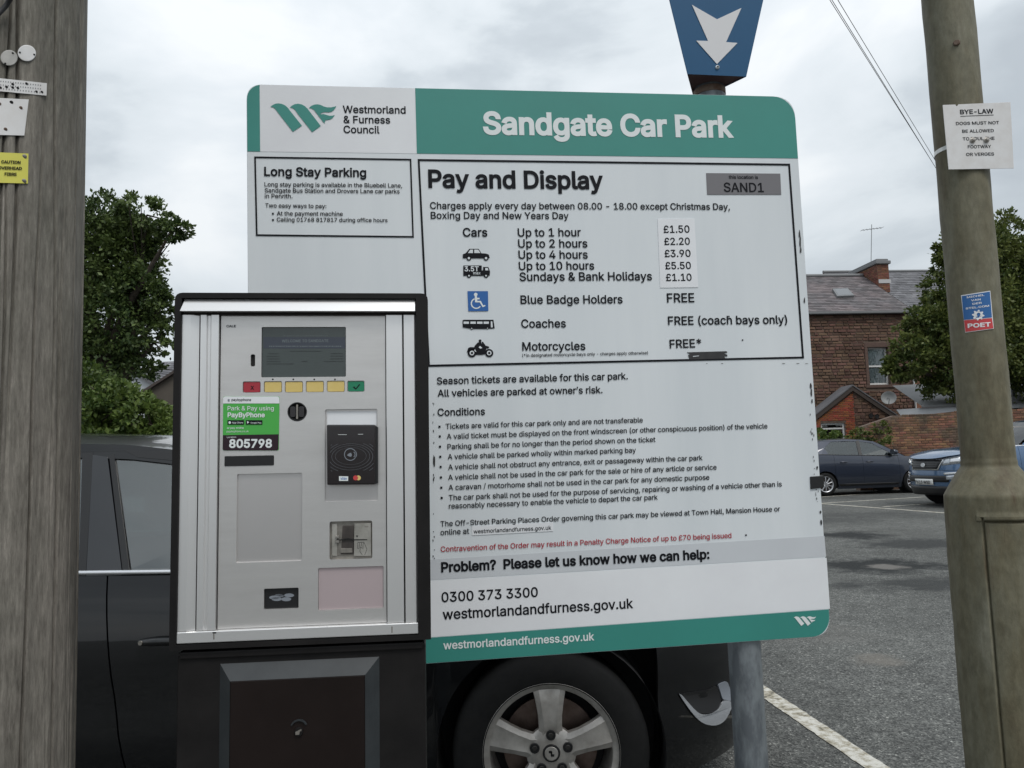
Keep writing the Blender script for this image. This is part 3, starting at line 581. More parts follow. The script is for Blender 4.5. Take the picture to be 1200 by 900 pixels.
# front face outline down the sides, continued upwards beyond the frame
a_tl, a_tr, a_br, a_bl = av(784, 0), av(895, 0), av(875, 89.8), av(805.3, 86.8)
ext = lambda lo, hi, k: (hi[0]+(hi[0]-lo[0])*k, hi[1]+(hi[1]-lo[1])*k)
u_tl, u_tr = ext(a_bl, a_tl, 2.2), ext(a_br, a_tr, 2.2)
yb0 = AF(805.5, 87).y
d = ray(814, 119); zb = (AF.R @ Vector((a_bl[0], yb0, a_bl[1])) + foot).z; tt = (zb-EYE)/d.z; back = AF.R.transposed() @ (EYEV + d*tt - foot)
if not (yb0+.03 < back.y < yb0+.4): back.y = yb0+.14
g = MB(); bt = Vector(((u_tl[0]+u_tr[0])/2-(a_bl[0]+a_br[0])/2+back.x, yb0+(back.y-yb0)*2.6, u_tl[1]))
V = [(a_bl[0], yb0, a_bl[1]), (a_br[0], yb0, a_br[1]), (back.x, back.y, a_bl[1]), (u_tl[0], yb0, u_tl[1]), (u_tr[0], yb0, u_tr[1]), (bt.x, bt.y, bt.z)]
box_root = AF.R
def afw(p): return box_root @ Vector(p)          # local of the leaning face to the post's axes
MB().add([afw(v) for v in V], [(0, 1, 4, 3), (1, 2, 5, 4), (2, 0, 3, 5), (3, 4, 5)]).build('sign_box', M['sign_blue'], post, bevel=.002)
MB().add([afw((v[0], v[1], v[2]+.003)) for v in V[:3]] , [(2, 1, 0)]).build('underside', M['sign_under'], post)
za = Z(760, 0, 1/7.5)
arr = MB().prism([av(*p) for p in za([(380, 45), (600, 172), (815, 72), (680, 372), (780, 380), (600, 565), (418, 360), (522, 362)])], yb0-.0015, yb0-.0002); arr.v = [tuple(afw(v)) for v in arr.v]; arr.build('arrow', M['arrow_white'], post)
c = av(*za(603, 593)); g = MB().lathe([(.0, -.005), (.0022, -.005), (.0045, -.003), (.005, 0)], 20, 'y', (c[0], yb0, c[1])); g.v = [tuple(afw(v)) for v in g.v]; g.build('rivet', M['white_print'], post, smooth=30)
c = av(*za(603, 593)); g = MB().lathe([(0, -.0055), (.0022, -.0055)], 12, 'y', (c[0], yb0, c[1])); g.v = [tuple(afw(v)) for v in g.v]; g.build('rivet_hole', M['dark_hole'], post)
for v in (.25, 1.0):   # clamps that hold the board
    p = foot + pax*((B.O.z-v-foot.z)/pax.z)
    MB().tube([rel(p+pax*k) for k in (-.02, .02)], .0415, 24).build('clamp', M['galv'], post, bevel=.001)
# the board's other leg, hidden behind the machine
lx = .22; MB().tube([(BO.x+lx, .075, -.02), (BO.x+lx, .075, BO.z-.02)], .038, 20).build('leg', M['galv'], board, smooth=60)

# ================================================================== TICKET MACHINE
Q = Frame((-.5173, 1.24, 1.6689), euler(.108, .016, .010)); Q.base = Q.O + Q.R @ Vector((.19, 0, gz(1.24)-Q.O.z))
mach = tag(Q.empty('ticket_machine'), 'silver fronted pay and display parking ticket machine in a black cabinet', 'ticket machine')
zq, zr, zs = Z(190, 330, .26667), Z(190, 560, .26667), Z(240, 740, .26667)
def qv(px, py): q = Q(px, py); return (q.x, q.z)
def qp(name, P, mt, n0, n1=0, parent=mach, **k): return poly(Q, P, M[mt], parent, name, n0, n1, **k)
# cabinet shell: black head with a proud rim
oTL, oTR, oBR, oBL = qv(207.5, 344.5), qv(501, 345.5), qv(505.5, 748), qv(201, 764)
x0, x1 = (oTL[0]+oBL[0])/2, (oTR[0]+oBR[0])/2; ztop, zbot = (oTL[1]+oTR[1])/2, qv(350, 757)[1]
iTL, iBR = qv(214.5, 351), qv(489, 742)
xi0, xi1, zi0 = (qv(214.8, 369)[0]+qv(209.8, 745)[0])/2, (qv(488.5, 369)[0]+qv(489.3, 735)[0])/2, qv(350, 351)[1]
MB().prism(quadround([(x0, zbot), (x1, zbot), (x1, ztop), (x0, ztop)], [.001, .001, .012, .012]), .006, .30).build('cabinet', M['machine_black'], mach, bevel=.002)
MB().prism(quadround([(x0, zbot+.004), (x1, zbot+.004), (x1, ztop), (x0, ztop)], [.001, .001, .012, .012]), -.012, .0055, [[(xi0, zbot+.012), (xi1, zbot+.012), (xi1, zi0), (xi0, zi0)]]).build('rim', M['machine_black'], mach, bevel=.002)
# top visor
vz0, vz1 = qv(350, 351.5)[1], qv(350, 367)[1]
V = []
for x, ins in ((xi0+.001, .0022), (xi1-.001, 0)):
    V += [(x+(ins if x < 0 else 0), -.006, vz0), (x-(0 if x > 0 else .0015), -.020, vz1), (x, .005, vz1), (x, .005, vz0)]
MB().add(V, [(0, 1, 5, 4), (1, 2, 6, 5), (2, 3, 7, 6), (3, 0, 4, 7), (0, 3, 2, 1), (4, 5, 6, 7)]).build('visor', M['alu_light'], mach, bevel=.0007)
zc0, zc1 = qv(350, 370)[1], (qv(232, 737)[1]+qv(480, 729)[1])/2
MB().box((xi0, -.006, zc0-.0002), (xi1, .004, vz1-.0005)).build('visor_shade_strip', M['machine_brown'], mach)  # brown strip standing in for the shadow line under the visor
# side column extrusions
def umid(zt, zb): return (qv(*zq(zt, 150))[0]+qv(*zr(zb, 650))[0])/2
def column(prof, name):
    n = len(prof); V = [(u, d, z) for z in (zc0, zc1) for u, d in prof]; MB().add(V, [(i, i+1, n+i+1, n+i) for i in range(n-1)]).build(name, M['alu_light'], mach)
U = [umid(a, b) for a, b in ((93, 77), (126, 118), (128, 120), (166, 152), (172, 156), (198, 186), (203, 192), (214, 200), (221, 208), (254, 240))]
column([(U[0], .004), (U[0], -.008), (U[1], -.008), (U[3]-.0005, -.003), (U[3]-.0005, .004)], 'column')
column([(U[4]+.0006, .004), (U[4]+.0006, -.007), (U[5], -.007), (U[6], -.0035), (U[7], -.0035), (U[8], -.008), (U[9], -.008), (U[9], .004)], 'column')
U2 = [umid(a, b) for a, b in ((988, 987), (1057, 1062), (1062, 1068), (1117, 1124))]
column([(U2[0], .004), (U2[0], -.006), (U2[0]+.0008, -.0066), (U2[1]-.0008, -.0066), (U2[1], -.006), (U2[1], .004)], 'column')
column([(U2[2]+.0005, .004), (U2[2]+.0005, -.0075), (U2[3]-.003, -.0075), (U2[3], -.004), (U2[3], .004)], 'column')
# bottom strip
bz0, bz1 = (qv(*zr(240, 665))[1]+qv(*zr(1100, 632))[1])/2, (qv(*zr(75, 718))[1]+qv(*zr(1120, 683))[1])/2
MB().prism([(xi0, bz1), (xi1, bz1), (xi1, bz0), (xi0, bz0)], -.011, .004).build('bottom_strip', M['alu_light'], mach, bevel=.0012)
for zx, zy in ((236, 688), (1012, 660)): qp('strip_joint', zr(R4(zx-3, zy-14, zx+2, zy+14)), 'brass', -.0114, -.0108)
qp('strip_joint', zr(R4(230, 670, 246, 676)), 'dark_hole', -.0116, -.0108)
# fascia with openings
fx0, fx1 = umid(258, 243)+.0006, umid(985, 985)-.0006
def hole(zz, a, b, c, d, r=.003): (xa, za_), (xb, zb_) = qv(*zz(a, b)), qv(*zz(c, d)); return rrect(xa, zb_, xb, za_, r)
def hole2(za1, a, b, zb1, c, d, r=.003): (xa, ya), (xb, yb) = qv(*za1(a, b)), qv(*zb1(c, d)); return rrect(xa, yb, xb, ya, r)
H_scr = hole(zq, 438, 200, 808, 418, .002)
H_btn = [hole(zq, *b, .0022) for b in ((355, 439, 433, 488), (448, 438, 527, 487), (540, 438, 619, 487), (632, 437, 711, 486), (724, 436, 803, 485), (814, 436, 890, 484))]
H_slot = hole(zq, 390, 320, 409, 373, .0024); cc = qv(*zq(594, 572)); H_coin = circ(cc[0], cc[1], .0146, 32)
H_read = hole2(zq, 716, 562, zr, 948, 100, .003); H_strip = hole(zq, 275, 767, 492, 808, .0012)
H_big = hole2(zq, 330, 846, zr, 615, 364, .002); H_tick = hole(zr, 736, 192, 924, 354, .003); H_ret = hole(zr, 448, 487, 600, 572, .002); H_pink = hole(zr, 686, 396, 974, 572, .002)
holes = [H_scr, *H_btn, H_slot, H_coin, H_read, H_strip, H_big, H_tick, H_ret, H_pink]
fas = MB().prism([(fx0, zc1), (fx1, zc1), (fx1, zc0), (fx0, zc0)], -.001, .0036, holes).build('fascia', M['alu'], mach, bevel=.0011, seg=3)
MB().prism([(fx0, zc1), (fx1, zc1), (fx1, zc0), (fx0, zc0)], .0036, .0056, [H_scr, H_tick, H_coin, H_slot, H_ret]).build('recess_panel', M['alu_panel'], mach)
def inset(P, k):
    cx = sum(p[0] for p in P)/len(P); cz = sum(p[1] for p in P)/len(P); return [(p[0]+math.copysign(min(k, abs(cx-p[0])), cx-p[0]), p[1]+math.copysign(min(k, abs(cz-p[1])), cz-p[1])) for p in P]
MB().prism(inset(H_pink, .0007), .0022, .0035).build('recess_plate', M['pink_panel'], mach)
scr = MB().prism(inset(H_scr, .0005), .0022, .006).build('screen', M['lcd'], mach)
qp('screen_band', zq([(444, 243), (805, 243), (805, 293), (444, 293)]), 'lcd_band', .0020, .0022, flat=True)
def QT(s, a, b, m, bold=.01, off=-.0018, **k): return text(Q, s, a, b, M[m], mach, off, bold, **k)
QT("WELCOME TO SANDGATE", zq(525, 266), zq(730, 265), 'lcd_text')
zc_ = Z(290, 370, .125)
# small print on the display, too fine to read in the photo: short dashes
dsh = MB(); dl = MB(); rnd = random.Random(5)
def dashes(g, z, x0, x1, y, h):
    x = x0
    while x < x1:
        w = rnd.uniform(5, 16); P = z(R4(x, y-h, min(x+w, x1), y)); g.prism([qv(*p) for p in P], .0018, 0, flat=True); x += w+rnd.uniform(3, 6)
dashes(dl, zc_, 200, 880, 288, 7); dashes(dl, zc_, 330, 750, 190, 4)
for x0_, x1_, y in ((400, 690, 334), (195, 300, 357), (180, 300, 382), (180, 300, 406), (180, 310, 430), (180, 430, 453), (780, 900, 356), (780, 900, 380), (770, 900, 405), (715, 900, 430), (510, 560, 430)): dashes(dsh, zc_, x0_, x1_, y, 6)
dsh.build('screen_small_print', M['lcd_dark'], mach); dl.build('screen_small_print', M['lcd_text'], mach)
for h, m_ in zip(H_btn, ('red_key', 'yellow_key', 'yellow_key', 'yellow_key', 'yellow_key', 'green_key')): MB().prism(inset(h, .0009), .0002, .006).build('button', M[m_], mach, bevel=.0007)
for x in (487, 577, 669, 760): qp('button_dot', [zq(x+4*math.cos(k), 430+4*math.sin(k)) for k in np.arange(0, 6.28, .8)], 'dark_hole', -.0013, -.001, flat=True)
QT("X", zq(388, 474), zq(404, 474), 'ink', .03, off=.0001)
qp('tick_symbol', zq([(838, 464), (844, 460), (851, 469), (866, 450), (870, 453), (851, 475)]), 'ink', -.0001, 0, flat=True)
MB().prism(inset(H_slot, .0003), .003, .008).build('microphone_slot', M['dark_hole'], mach)
g = MB().lathe([(0, .0035), (.0085, .0035), (.0120, .0010), (.0138, -.0018), (.0150, -.0018), (.0156, 0), (.0156, .003)], 40, 'y', (cc[0], 0, cc[1])); g.build('coin_entry', M['black_plastic'], mach, smooth=30)
MB().prism(rrect(cc[0]-.0013, cc[1]-.0115, cc[0]+.0013, cc[1]+.0115, .0008), -.0022, .003).build('coin_slot', M['brass'], mach)
for sx in (-1, 1): MB().prism(rrect(cc[0]+sx*.0068-.0042, cc[1]-.0085, cc[0]+sx*.0068+.0042, cc[1]+.0085, .003), -.0012, .003).build('coin_guide', M['reader_black'], mach, bevel=.0006)
MB().prism(inset(H_strip, .0004), -.0022, .005).build('note_slot_cover', M['black_plastic'], mach, bevel=.0008)
text(Q, "CALE", zq(283, 201), zq(325, 201), M['inkgrey'], mach, .0016, .03, cap=3.6)
# card reader
qp('label_blank', zq(R4(724, 570, 942, 630)), 'panel_white', .0030, .0036)
rd = qp('card_reader', [zq(728, 630), zq(940, 630), zq(938, 890), zq(730, 892)], 'reader_black', -.016, .003, bevel=.002)
qp('reader_edge', [zq(934, 632), zq(950, 640), zq(950, 885), zq(934, 890)], 'black_plastic', -.010, .003)
RF = Frame(Q.O + Q.n*(-.0163), Q.R, Q.base)
rg = MB(); zd = Z(370, 480, 1/9)
rp = [RF(*p) for p in (zq(733, 634), zq(934, 886))]; xa_, xb_ = rp[0].x+.001, rp[1].x-.001; zt_, zb__ = rp[0].z-.012, rp[1].z+.0195
c_ = RF(*zd(370, 490)); sc = RF(*zd(470, 490)).x-c_.x
for rx, rz in ((165, 92), (203, 118), (235, 142), (266, 168), (296, 194), (328, 222)):
    for k in range(90):
        a0, a1 = 2*PI*k/90, 2*PI*(k+1)/90
        q = [(c_.x+rx*s*sc/100*math.cos(a), c_.z+rz*s*sc/100*math.sin(a)-(rx-165)*sc/100*.12) for a, s in ((a0, 1), (a1, 1), (a1, .975), (a0, .975))]
        if all(xa_ < p[0] < xb_ and zb__ < p[1] < c_.z+.020 for p in q): rg.prism(q, -.01655, 0, flat=True)
rg.build('reader_rings', M['inkgrey'], mach)
rg2 = MB()
for P in (ring(365, 473, 58, 66, 20, 330), ring(385, 473, 26, 34, -60, 60), ring(385, 473, 42, 50, -55, 55), [(330, 480), (350, 462), (372, 455), (384, 480), (372, 497), (345, 492)]):
    rg2.prism([(lambda v: (v.x, v.z))(RF(*p)) for p in zd(P)], -.0167, 0, flat=True)
rg2.build('contactless_symbol', M['coin_grey'], mach)
for a in ((236, 262, 328, 266), (446, 258, 500, 262)): poly(RF, zd(R4(*a)), M['white_print'], mach, 'reader_mark', -.0168+.0163*0, 0, flat=True)
poly(RF, zd([(245, 702), (343, 704), (342, 752), (246, 752)]), M['white_print'], mach, 'card_logo', -.0168, 0, flat=True)
text(RF, "VISA", zd(260, 738), zd(330, 738), M['badge_blue'], mach, .0170, .02)
for cx, m_, o_ in ((420, 'sticker_red', .0169), (450, 'yellow_key', .0168)): poly(RF, zd(circ(cx, 720, 26)), M[m_], mach, 'card_logo', -o_, 0, flat=True)
# PayByPhone sticker
zp = Z(260, 460, 1/11.25)

SP = quadround([qv(*p) for p in zp([(22, 52), (762, 52), (752, 765), (14, 765)])], .0026)
stk = MB().prism(SP, -.0018, -.001).build('phone_payment_sticker', M['sticker_green'], mach)
qp('sticker_header', zp([(40, 54), (745, 54), (760, 72), (762, 145), (22, 145), (22, 72)]), 'panel_white', -.0022, -.0018)
qp('sticker_footer', zp([(18, 562), (752, 550), (748, 745), (730, 763), (32, 763), (14, 745)]), 'sticker_dark', -.0022, -.0018)
QT("paybyphone", zp(132, 112), zp(390, 112), 'ink', .012, .0026); qp('sticker_mark', zp(R4(82, 88, 108, 118)), 'coin_grey', -.0026, flat=True)
QT("Park & Pay using", zp(80, 236), zp(688, 236), 'white_print', .004, .0024); QT("PayByPhone", zp(80, 325), zp(570, 325), 'white_print', .024, .0024)
for a, s, x in ((80, "App Store", 140), (322, "Google Play", 385)):
    qp('app_badge', zp(R4(a, 365, a+215, 422)), 'ink', -.0026, -.0018); QT(s, zp(x, 408), zp(a+205, 408), 'white_print', .006, .0030)
qp('app_mark', zp(circ(110, 397, 17)), 'white_print', -.003, flat=True); qp('app_mark', zp([(338, 375), (366, 393), (338, 412)]), 'white_print', -.003, flat=True)
QT("or pay online", zp(72, 480), zp(292, 478), 'white_print', .006, .0024); QT("paybyphone.co.uk", zp(68, 525), zp(358, 522), 'white_print', .002, .0024)
QT("Location", zp(72, 600), zp(192, 598), 'white_print', .002, .0026); QT("805798", zp(100, 725), zp(664, 722), 'white_print', .030, .0026)
# ticket / card slot
zt = Z(370, 600, 1/15); M['roller'] = mat('grey_brown_roller', (.10, .085, .078), .4, .4, var=(40, (.06, .052, .048), .5))
MB().prism(H_tick, .0052, .0058).build('slot_backplate', M['brass'], mach)
g = MB()
for i in range(len(H_tick)):
    a, b = H_tick[i], H_tick[(i+1) % len(H_tick)]; g.add([(a[0], .0035, a[1]), (b[0], .0035, b[1]), (b[0], .0054, b[1]), (a[0], .0054, a[1])], [(0, 1, 2, 3)])
g.build('slot_surround', M['brass_light'], mach)
def tq(name, P, m_, a, b, **k): return qp(name, zt(P), m_, a, b, **k)
tq('card_guide', [(285, 215), (372, 210), (372, 770), (285, 775)], 'brass_light', .002, .0051)
tq('card_guide', [(680, 205), (968, 200), (975, 775), (672, 775)], 'brass_light', .000, .0051, bevel=.0004)
tq('card_mouth', [(372, 225), (680, 222), (675, 760), (372, 765)], 'brass', .0042, .0051)
tq('card_roller', [(470, 240), (665, 240), (665, 750), (440, 750)], 'roller', .0026, .0041, bevel=.0008)
tq('card_lip', [(430, 640), (640, 640), (645, 715), (430, 722)], 'brass', .0012, .0026, bevel=.0006)
tq('card_slot', [(350, 492), (440, 482), (560, 462), (675, 478), (905, 478), (905, 493), (680, 497), (560, 478), (440, 500), (350, 508)], 'dark_hole', -.0006, .002)
for y in (440, 522): tq('card_clip', R4(345, y-20, 412, y+20), 'steel', -.001, .003, bevel=.0004)
tq('insert_arrow', [(705, 412), (748, 412), (727, 450)], 'ink', -.0003, 0, flat=True)
hg = MB()
for a, b in (((740, 535), (735, 640)), ((735, 640), (762, 648)), ((762, 640), (770, 545)), ((740, 535), (850, 530)), ((800, 600), (805, 540)), ((830, 655), (832, 560)), ((832, 560), (850, 535)), ((850, 535), (900, 655)), ((900, 655), (860, 755)), ((790, 610), (775, 690)), ((775, 690), (820, 755)), ((790, 610), (815, 640))):
    p, q = Vector(qv(*zt(*a))), Vector(qv(*zt(*b))); n = (q-p).normalized(); n = Vector((-n.y, n.x))*.00028; hg.prism([tuple(p+n), tuple(q+n), tuple(q-n), tuple(p-n)], -.0003, 0, flat=True)
hg.build('hand_symbol', M['ink'], mach)
qp('card_symbol', zt(R4(858, 248, 925, 268)), 'brass', -.0003, 0, flat=True); qp('slot_screw', zt(circ(285, 768, 16)), 'steel', -.001, .002)
# coin return cup with coin symbol
MB().prism(inset(H_ret, .0004), .0035, .006).build('coin_return', M['black_plastic'], mach)
zco = Z(300, 680, .13333)
for x, y, rx, ry in ((160, 155, 48, 17), (200, 140, 42, 16), (288, 136, 44, 17), (178, 168, 46, 18), (262, 170, 44, 18)): qp('coin_symbol', [zco(x+rx*math.cos(t), y+ry*math.sin(t)) for t in np.arange(0, 6.28, .35)], 'coin_grey', .0033+(.0001*(x % 3)), .0035, flat=True)
# pedestal with raised service door
px0, px1 = (qv(207.5, 770)[0]+qv(206.5, 890)[0])/2, (qv(499, 770)[0]+qv(499, 890)[0])/2
MB().prism([(px0, 0), (px1, 0), (px1, zbot-.002), (px0, zbot-.002)], .0, .285).build('pedestal', M['machine_black'], mach, bevel=.004)
MB().prism([(px0+.004, zbot-.012), (px1-.004, zbot-.012), (px1-.004, zbot-.001), (px0+.004, zbot-.001)], -.005, .001).build('pedestal_lip', M['machine_black'], mach, bevel=.002)
o0, o1 = qv(258, 778), qv(444.5, 769.5); i0, i1 = qv(272, 795), qv(428.5, 789); oz = (o0[1]+o1[1])/2; iz = (i0[1]+i1[1])/2; lo = oz-.46; dd = .013
V = [(o0[0], 0, oz), (o1[0], 0, oz), (o1[0], 0, lo), (o0[0], 0, lo), (i0[0], -dd, iz), (i1[0], -dd, iz), (i1[0], -dd, lo+.022), (i0[0], -dd, lo+.022)]
MB().add(V, [(0, 1, 5, 4), (1, 2, 6, 5), (2, 3, 7, 6), (3, 0, 4, 7)]).build('door_bevel', M['chamfer'], mach)
MB().prism([(i0[0]+.0005, lo+.0225), (i1[0]-.0005, lo+.0225), (i1[0]-.0005, iz-.0005), (i0[0]+.0005, iz-.0005)], -dd-.0005, -dd+.002).build('service_door', M['machine_brown'], mach, bevel=.0008)
lc = qv(*zs(420, 425))
MB().lathe([(0, -dd-.0045), (.0058, -dd-.0045), (.0066, -dd-.003), (.0068, -dd)], 28, 'y', (lc[0], 0, lc[1])).build('door_lock', M['machine_black'], mach, smooth=30)
MB().prism([(lc[0]+x, lc[1]+z) for x, z in ((-.0045, -.0035), (.001, -.0035), (.002, .001), (.0045, .002), (.0042, .0045), (-.001, .0025), (-.0045, .0005))], -dd-.0054, -dd-.0044).build('key_slot', M['brass'], mach)
MB().prism([(lc[0]+a*.0135*(1 if k == 0 else .84), lc[1]+.0045+b*.0135*(1 if k == 0 else .84)) for k in (0, 1) for a, b in [(math.cos(t), math.sin(t)) for t in (np.linspace(.45, PI-.45, 14) if k == 0 else np.linspace(PI-.45, .45, 14))]], -dd-.003, -dd).build('lock_hood', M['chamfer'], mach)
tag(mach)

# ================================================================== WOODEN POLE and what is nailed to it
WD, WR = 1.30, .137
wa, wb = at(103.2, 0, WD), at(87.2, 900, WD)         # right-hand outline
wax = (wa-wb).normalized()
def wpos(z, r=WR): p = wb + wax*((z-wb.z)/wax.z); k = math.hypot(p.x, p.y); tn = Vector((p.y, -p.x, 0)).normalized(); return Vector((p.x, p.y, z)) - tn*r
wf = wpos(gz(WD)); wp = empty('wooden_pole', wf); tag(wp, 'weathered grey wooden pole with long drying cracks at the left edge', 'pole')
def wrad(th, z): return 1.0
rw = random.Random(11); cracks = [(rw.uniform(-PI, PI), rw.uniform(.1, 4.0), rw.uniform(.25, 1.1), rw.uniform(.0011, .0021), rw.uniform(.004, .010), rw.uniform(0, 9)) for _ in range(120)]
def wr(th, z):
    r = 0
    for t0, zc, h, w, dp, ph in cracks:
        if abs(z-zc) < h:
            c = t0 + .05*math.sin(z*2.1+ph) + .012*math.sin(z*9+ph); dx = (th-c+PI) % (2*PI)-PI; dx *= WR
            if abs(dx) < w*2.2: e = 1-((z-zc)/h)**2; r -= dp*e*math.exp(-(dx/w)**2)
    r += .0012*math.sin(th*9+math.sin(z*1.3)*2)+.0008*math.sin(th*23+z*.8)
    return r
nth, nz = 1150, 90; zsw = np.concatenate([np.linspace(gz(WD)-.05, .5, 6)[:-1], np.linspace(.5, 2.6, nz), np.linspace(2.7, 5.2, 12)])
TH = np.linspace(0, 2*PI, nth, endpoint=False)
Vw = np.zeros((len(zsw), nth, 3))
for i, z in enumerate(zsw):
    c = wpos(z); r = np.full(nth, WR*(1.0)) + .0012*np.sin(TH*9+math.sin(z*1.3)*2)+.0008*np.sin(TH*23+z*.8)
    for t0, zc, h, w, dp, ph in cracks:
        if abs(z-zc) < h:
            cc2 = t0+.05*math.sin(z*2.1+ph)+.012*math.sin(z*9+ph); dx = ((TH-cc2+PI) % (2*PI)-PI)*WR; r -= dp*(1-((z-zc)/h)**2)*np.exp(-(dx/w)**2)
    Vw[i, :, 0] = c.x-wf.x+r*np.cos(TH); Vw[i, :, 1] = c.y-wf.y+r*np.sin(TH); Vw[i, :, 2] = z-wf.z
nzz = len(zsw); I = np.arange(nth); J = (I+1) % nth
Fw = [tuple(map(int, (a*nth+i, a*nth+j, (a+1)*nth+j, (a+1)*nth+i))) for a in range(nzz-1) for i, j in zip(I, J)]
def woodmat():
    m = bpy.data.materials.new('weathered_wood'); m.use_nodes = True; t = m.node_tree; b = t.nodes['Principled BSDF']; lk = t.links.new; N = t.nodes.new
    tc = N('ShaderNodeTexCoord')
    def no(scale, st, det=8, r=.65, dist=0):
        mp = N('ShaderNodeMapping'); mp.inputs['Scale'].default_value = st; lk(tc.outputs['Object'], mp.inputs[0]); n = N('ShaderNodeTexNoise'); n.inputs['Scale'].default_value = scale; n.inputs['Detail'].default_value = det; n.inputs['Roughness'].default_value = r; n.inputs['Distortion'].default_value = dist; lk(mp.outputs[0], n.inputs['Vector']); return n.outputs[0]
    g1 = no(30, (1, 1, .05), 9, .7, .8); g2 = no(170, (1, 1, .16), 6, .75); g3 = no(5, (1, 1, .4), 5)
    r = N('ShaderNodeValToRGB'); el = r.color_ramp.elements; el[0].position = .30; el[0].color = (.055, .050, .043, 1); el[1].position = .70; el[1].color = (.37, .35, .315, 1); el.new(.45).color = (.145, .136, .12, 1); el.new(.56).color = (.215, .203, .18, 1)
    mx = N('ShaderNodeMix'); mx.data_type = 'FLOAT'; mx.inputs[0].default_value = .55; lk(g1, mx.inputs[2]); lk(g2, mx.inputs[3]); lk(mx.outputs[0], r.inputs[0])
    r2 = N('ShaderNodeValToRGB'); r2.color_ramp.elements[0].color = (.74, .745, .71, 1); r2.color_ramp.elements[0].position = .35; r2.color_ramp.elements[1].color = (1.12, 1.08, 1.06, 1); r2.color_ramp.elements[1].position = .65; lk(g3, r2.inputs[0])
    m2 = N('ShaderNodeMix'); m2.data_type = 'RGBA'; m2.blend_type = 'MULTIPLY'; m2.inputs[0].default_value = 1; lk(r.outputs[0], m2.inputs[6]); lk(r2.outputs[0], m2.inputs[7]); lk(m2.outputs[2], b.inputs['Base Color'])
    b.inputs['Roughness'].default_value = .88; b.inputs['Specular IOR Level'].default_value = .25
    bp = N('ShaderNodeBump'); bp.inputs['Strength'].default_value = .8; bp.inputs['Distance'].default_value = .004; lk(mx.outputs[0], bp.inputs['Height']); lk(bp.outputs[0], b.inputs['Normal']); return m
o = MB().add(Vw.reshape(-1, 3).tolist(), Fw).build('trunk', woodmat(), wp, smooth=55)
def cyl_hit(A, ax, r, px, py):
    d = ray(px, py); w = EYEV-A; dp = d-ax*d.dot(ax); wp_ = w-ax*w.dot(ax); a_ = dp.dot(dp); b_ = 2*dp.dot(wp_); c_2 = wp_.dot(wp_)-r*r; D = b_*b_-4*a_*c_2
    t = (-b_-math.sqrt(D))/(2*a_) if D > 0 else -b_/(2*a_)
    return EYEV+d*t
WA = wpos(1.5)
def onp(px, py, off=0.): return cyl_hit(WA, wax, WR+.0016+off, px, py)
def poletag(name, C, mt, label, cat, th_=.0012, disc=0):
    """C: pixel corners TL TR BR BL; the plate is bent round the pole"""
    C = [Vector(c) for c in C]; base = onp(*((C[2]+C[3])/2)); root = empty(name, base); tag(root, label, cat)
    def P(u, v, off): q = C[0].lerp(C[1], u).lerp(C[3].lerp(C[2], u), v); return onp(q.x, q.y, off)-base
    g = MB()
    if disc:
        n = 30; V = []
        for off, k2 in ((.0024, .93), (.0018, 1), (-.0004, 1)): V += [P(.5+.5*k2*math.cos(2*PI*k/n), .5+.5*k2*math.sin(2*PI*k/n), off) for k in range(n)]
        V.append(P(.5, .5, .0026)); g.add(V, [(3*n, k, (k+1) % n) for k in range(n)]+[(j*n+k, (j+1)*n+k, (j+1)*n+(k+1) % n, j*n+(k+1) % n) for j in (0, 1) for k in range(n)])
    else:
        us = np.linspace(0, 1, 17); vs_ = np.linspace(0, 1, 5); g.grid(lambda u, v: P(u, v, th_), us, vs_, flip=True)
        for v in (0, 1): g.grid(lambda u, w: P(u, v, th_*w-.0006), us, [0, 1])
        for u in (0, 1): g.grid(lambda v, w: P(u, v, th_*w-.0006), vs_, [0, 1])
    g.build('plate', M[mt], root, smooth=False); return root, P
def nail(root, P, u, v, m_, r=.003, off=.0012):
    p = P(u, v, off); n = (P(u, v, off+.01)-p).normalized(); MB().tube([p-n*.001, p+n*.0007, p+n*.0012], [r, r, r*.6], 12).build('nail', M[m_], root, smooth=30)
def ptext(root, P, s, u0, u1, v, hv, m_='ink', bold=.03):
    co, fs = text_mesh(s, bold, 2); x0_, x1_ = co[:, 0].min(), co[:, 0].max(); V = [P(u0+(u1-u0)*(x-x0_)/(x1_-x0_), v-y*hv/.727, .0022) for x, y, z in co]; MB().add(V, fs).build('lettering', M[m_], root)
bxq = lambda a, b, c, d: [(a, b), (c, b), (c, d), (a, d)]
r_, P_ = poletag('number_disc', bxq(.5, 58.5, 20.7, 77), 'disc', 'round weathered metal disc on the wooden pole, left of the pair', 'pole tag', disc=1)
nail(r_, P_, .72, .2, 'dark_hole', .0014, .0024); nail(r_, P_, .28, .86, 'dark_hole', .0014, .0024)
r_, P_ = poletag('number_disc', [(20.5, 52.5), (42, 52.8), (42.4, 72), (21, 71.8)], 'tag_white', 'round white metal disc on the wooden pole, right of the pair', 'pole tag', disc=1)
nail(r_, P_, .12, .46, 'dark_hole', .0014, .0024); nail(r_, P_, .9, .58, 'dark_hole', .0014, .0024); ptext(r_, P_, "D", .42, .6, .62, .3, 'disc', .01)
r_, P_ = poletag('punched_strip', [(-25, 89), (55, 97.5), (54.5, 112), (-25, 104.5)], 'tag_white', 'white curved strip with rows of numbers and black punched holes, on the wooden pole', 'pole tag')
for v, n_ in ((.22, 17), (.5, 17), (.78, 15)):
    dg = MB()
    for k in range(n_):
        u = .32+.62*k/n_; w = .011; dg.add([P_(u, v-.045, .0018), P_(u+w, v-.045, .0018), P_(u+w, v+.045, .0018), P_(u, v+.045, .0018)], [(0, 3, 2, 1)])
    dg.build('printed_number_row', M['inkgrey'], r_)
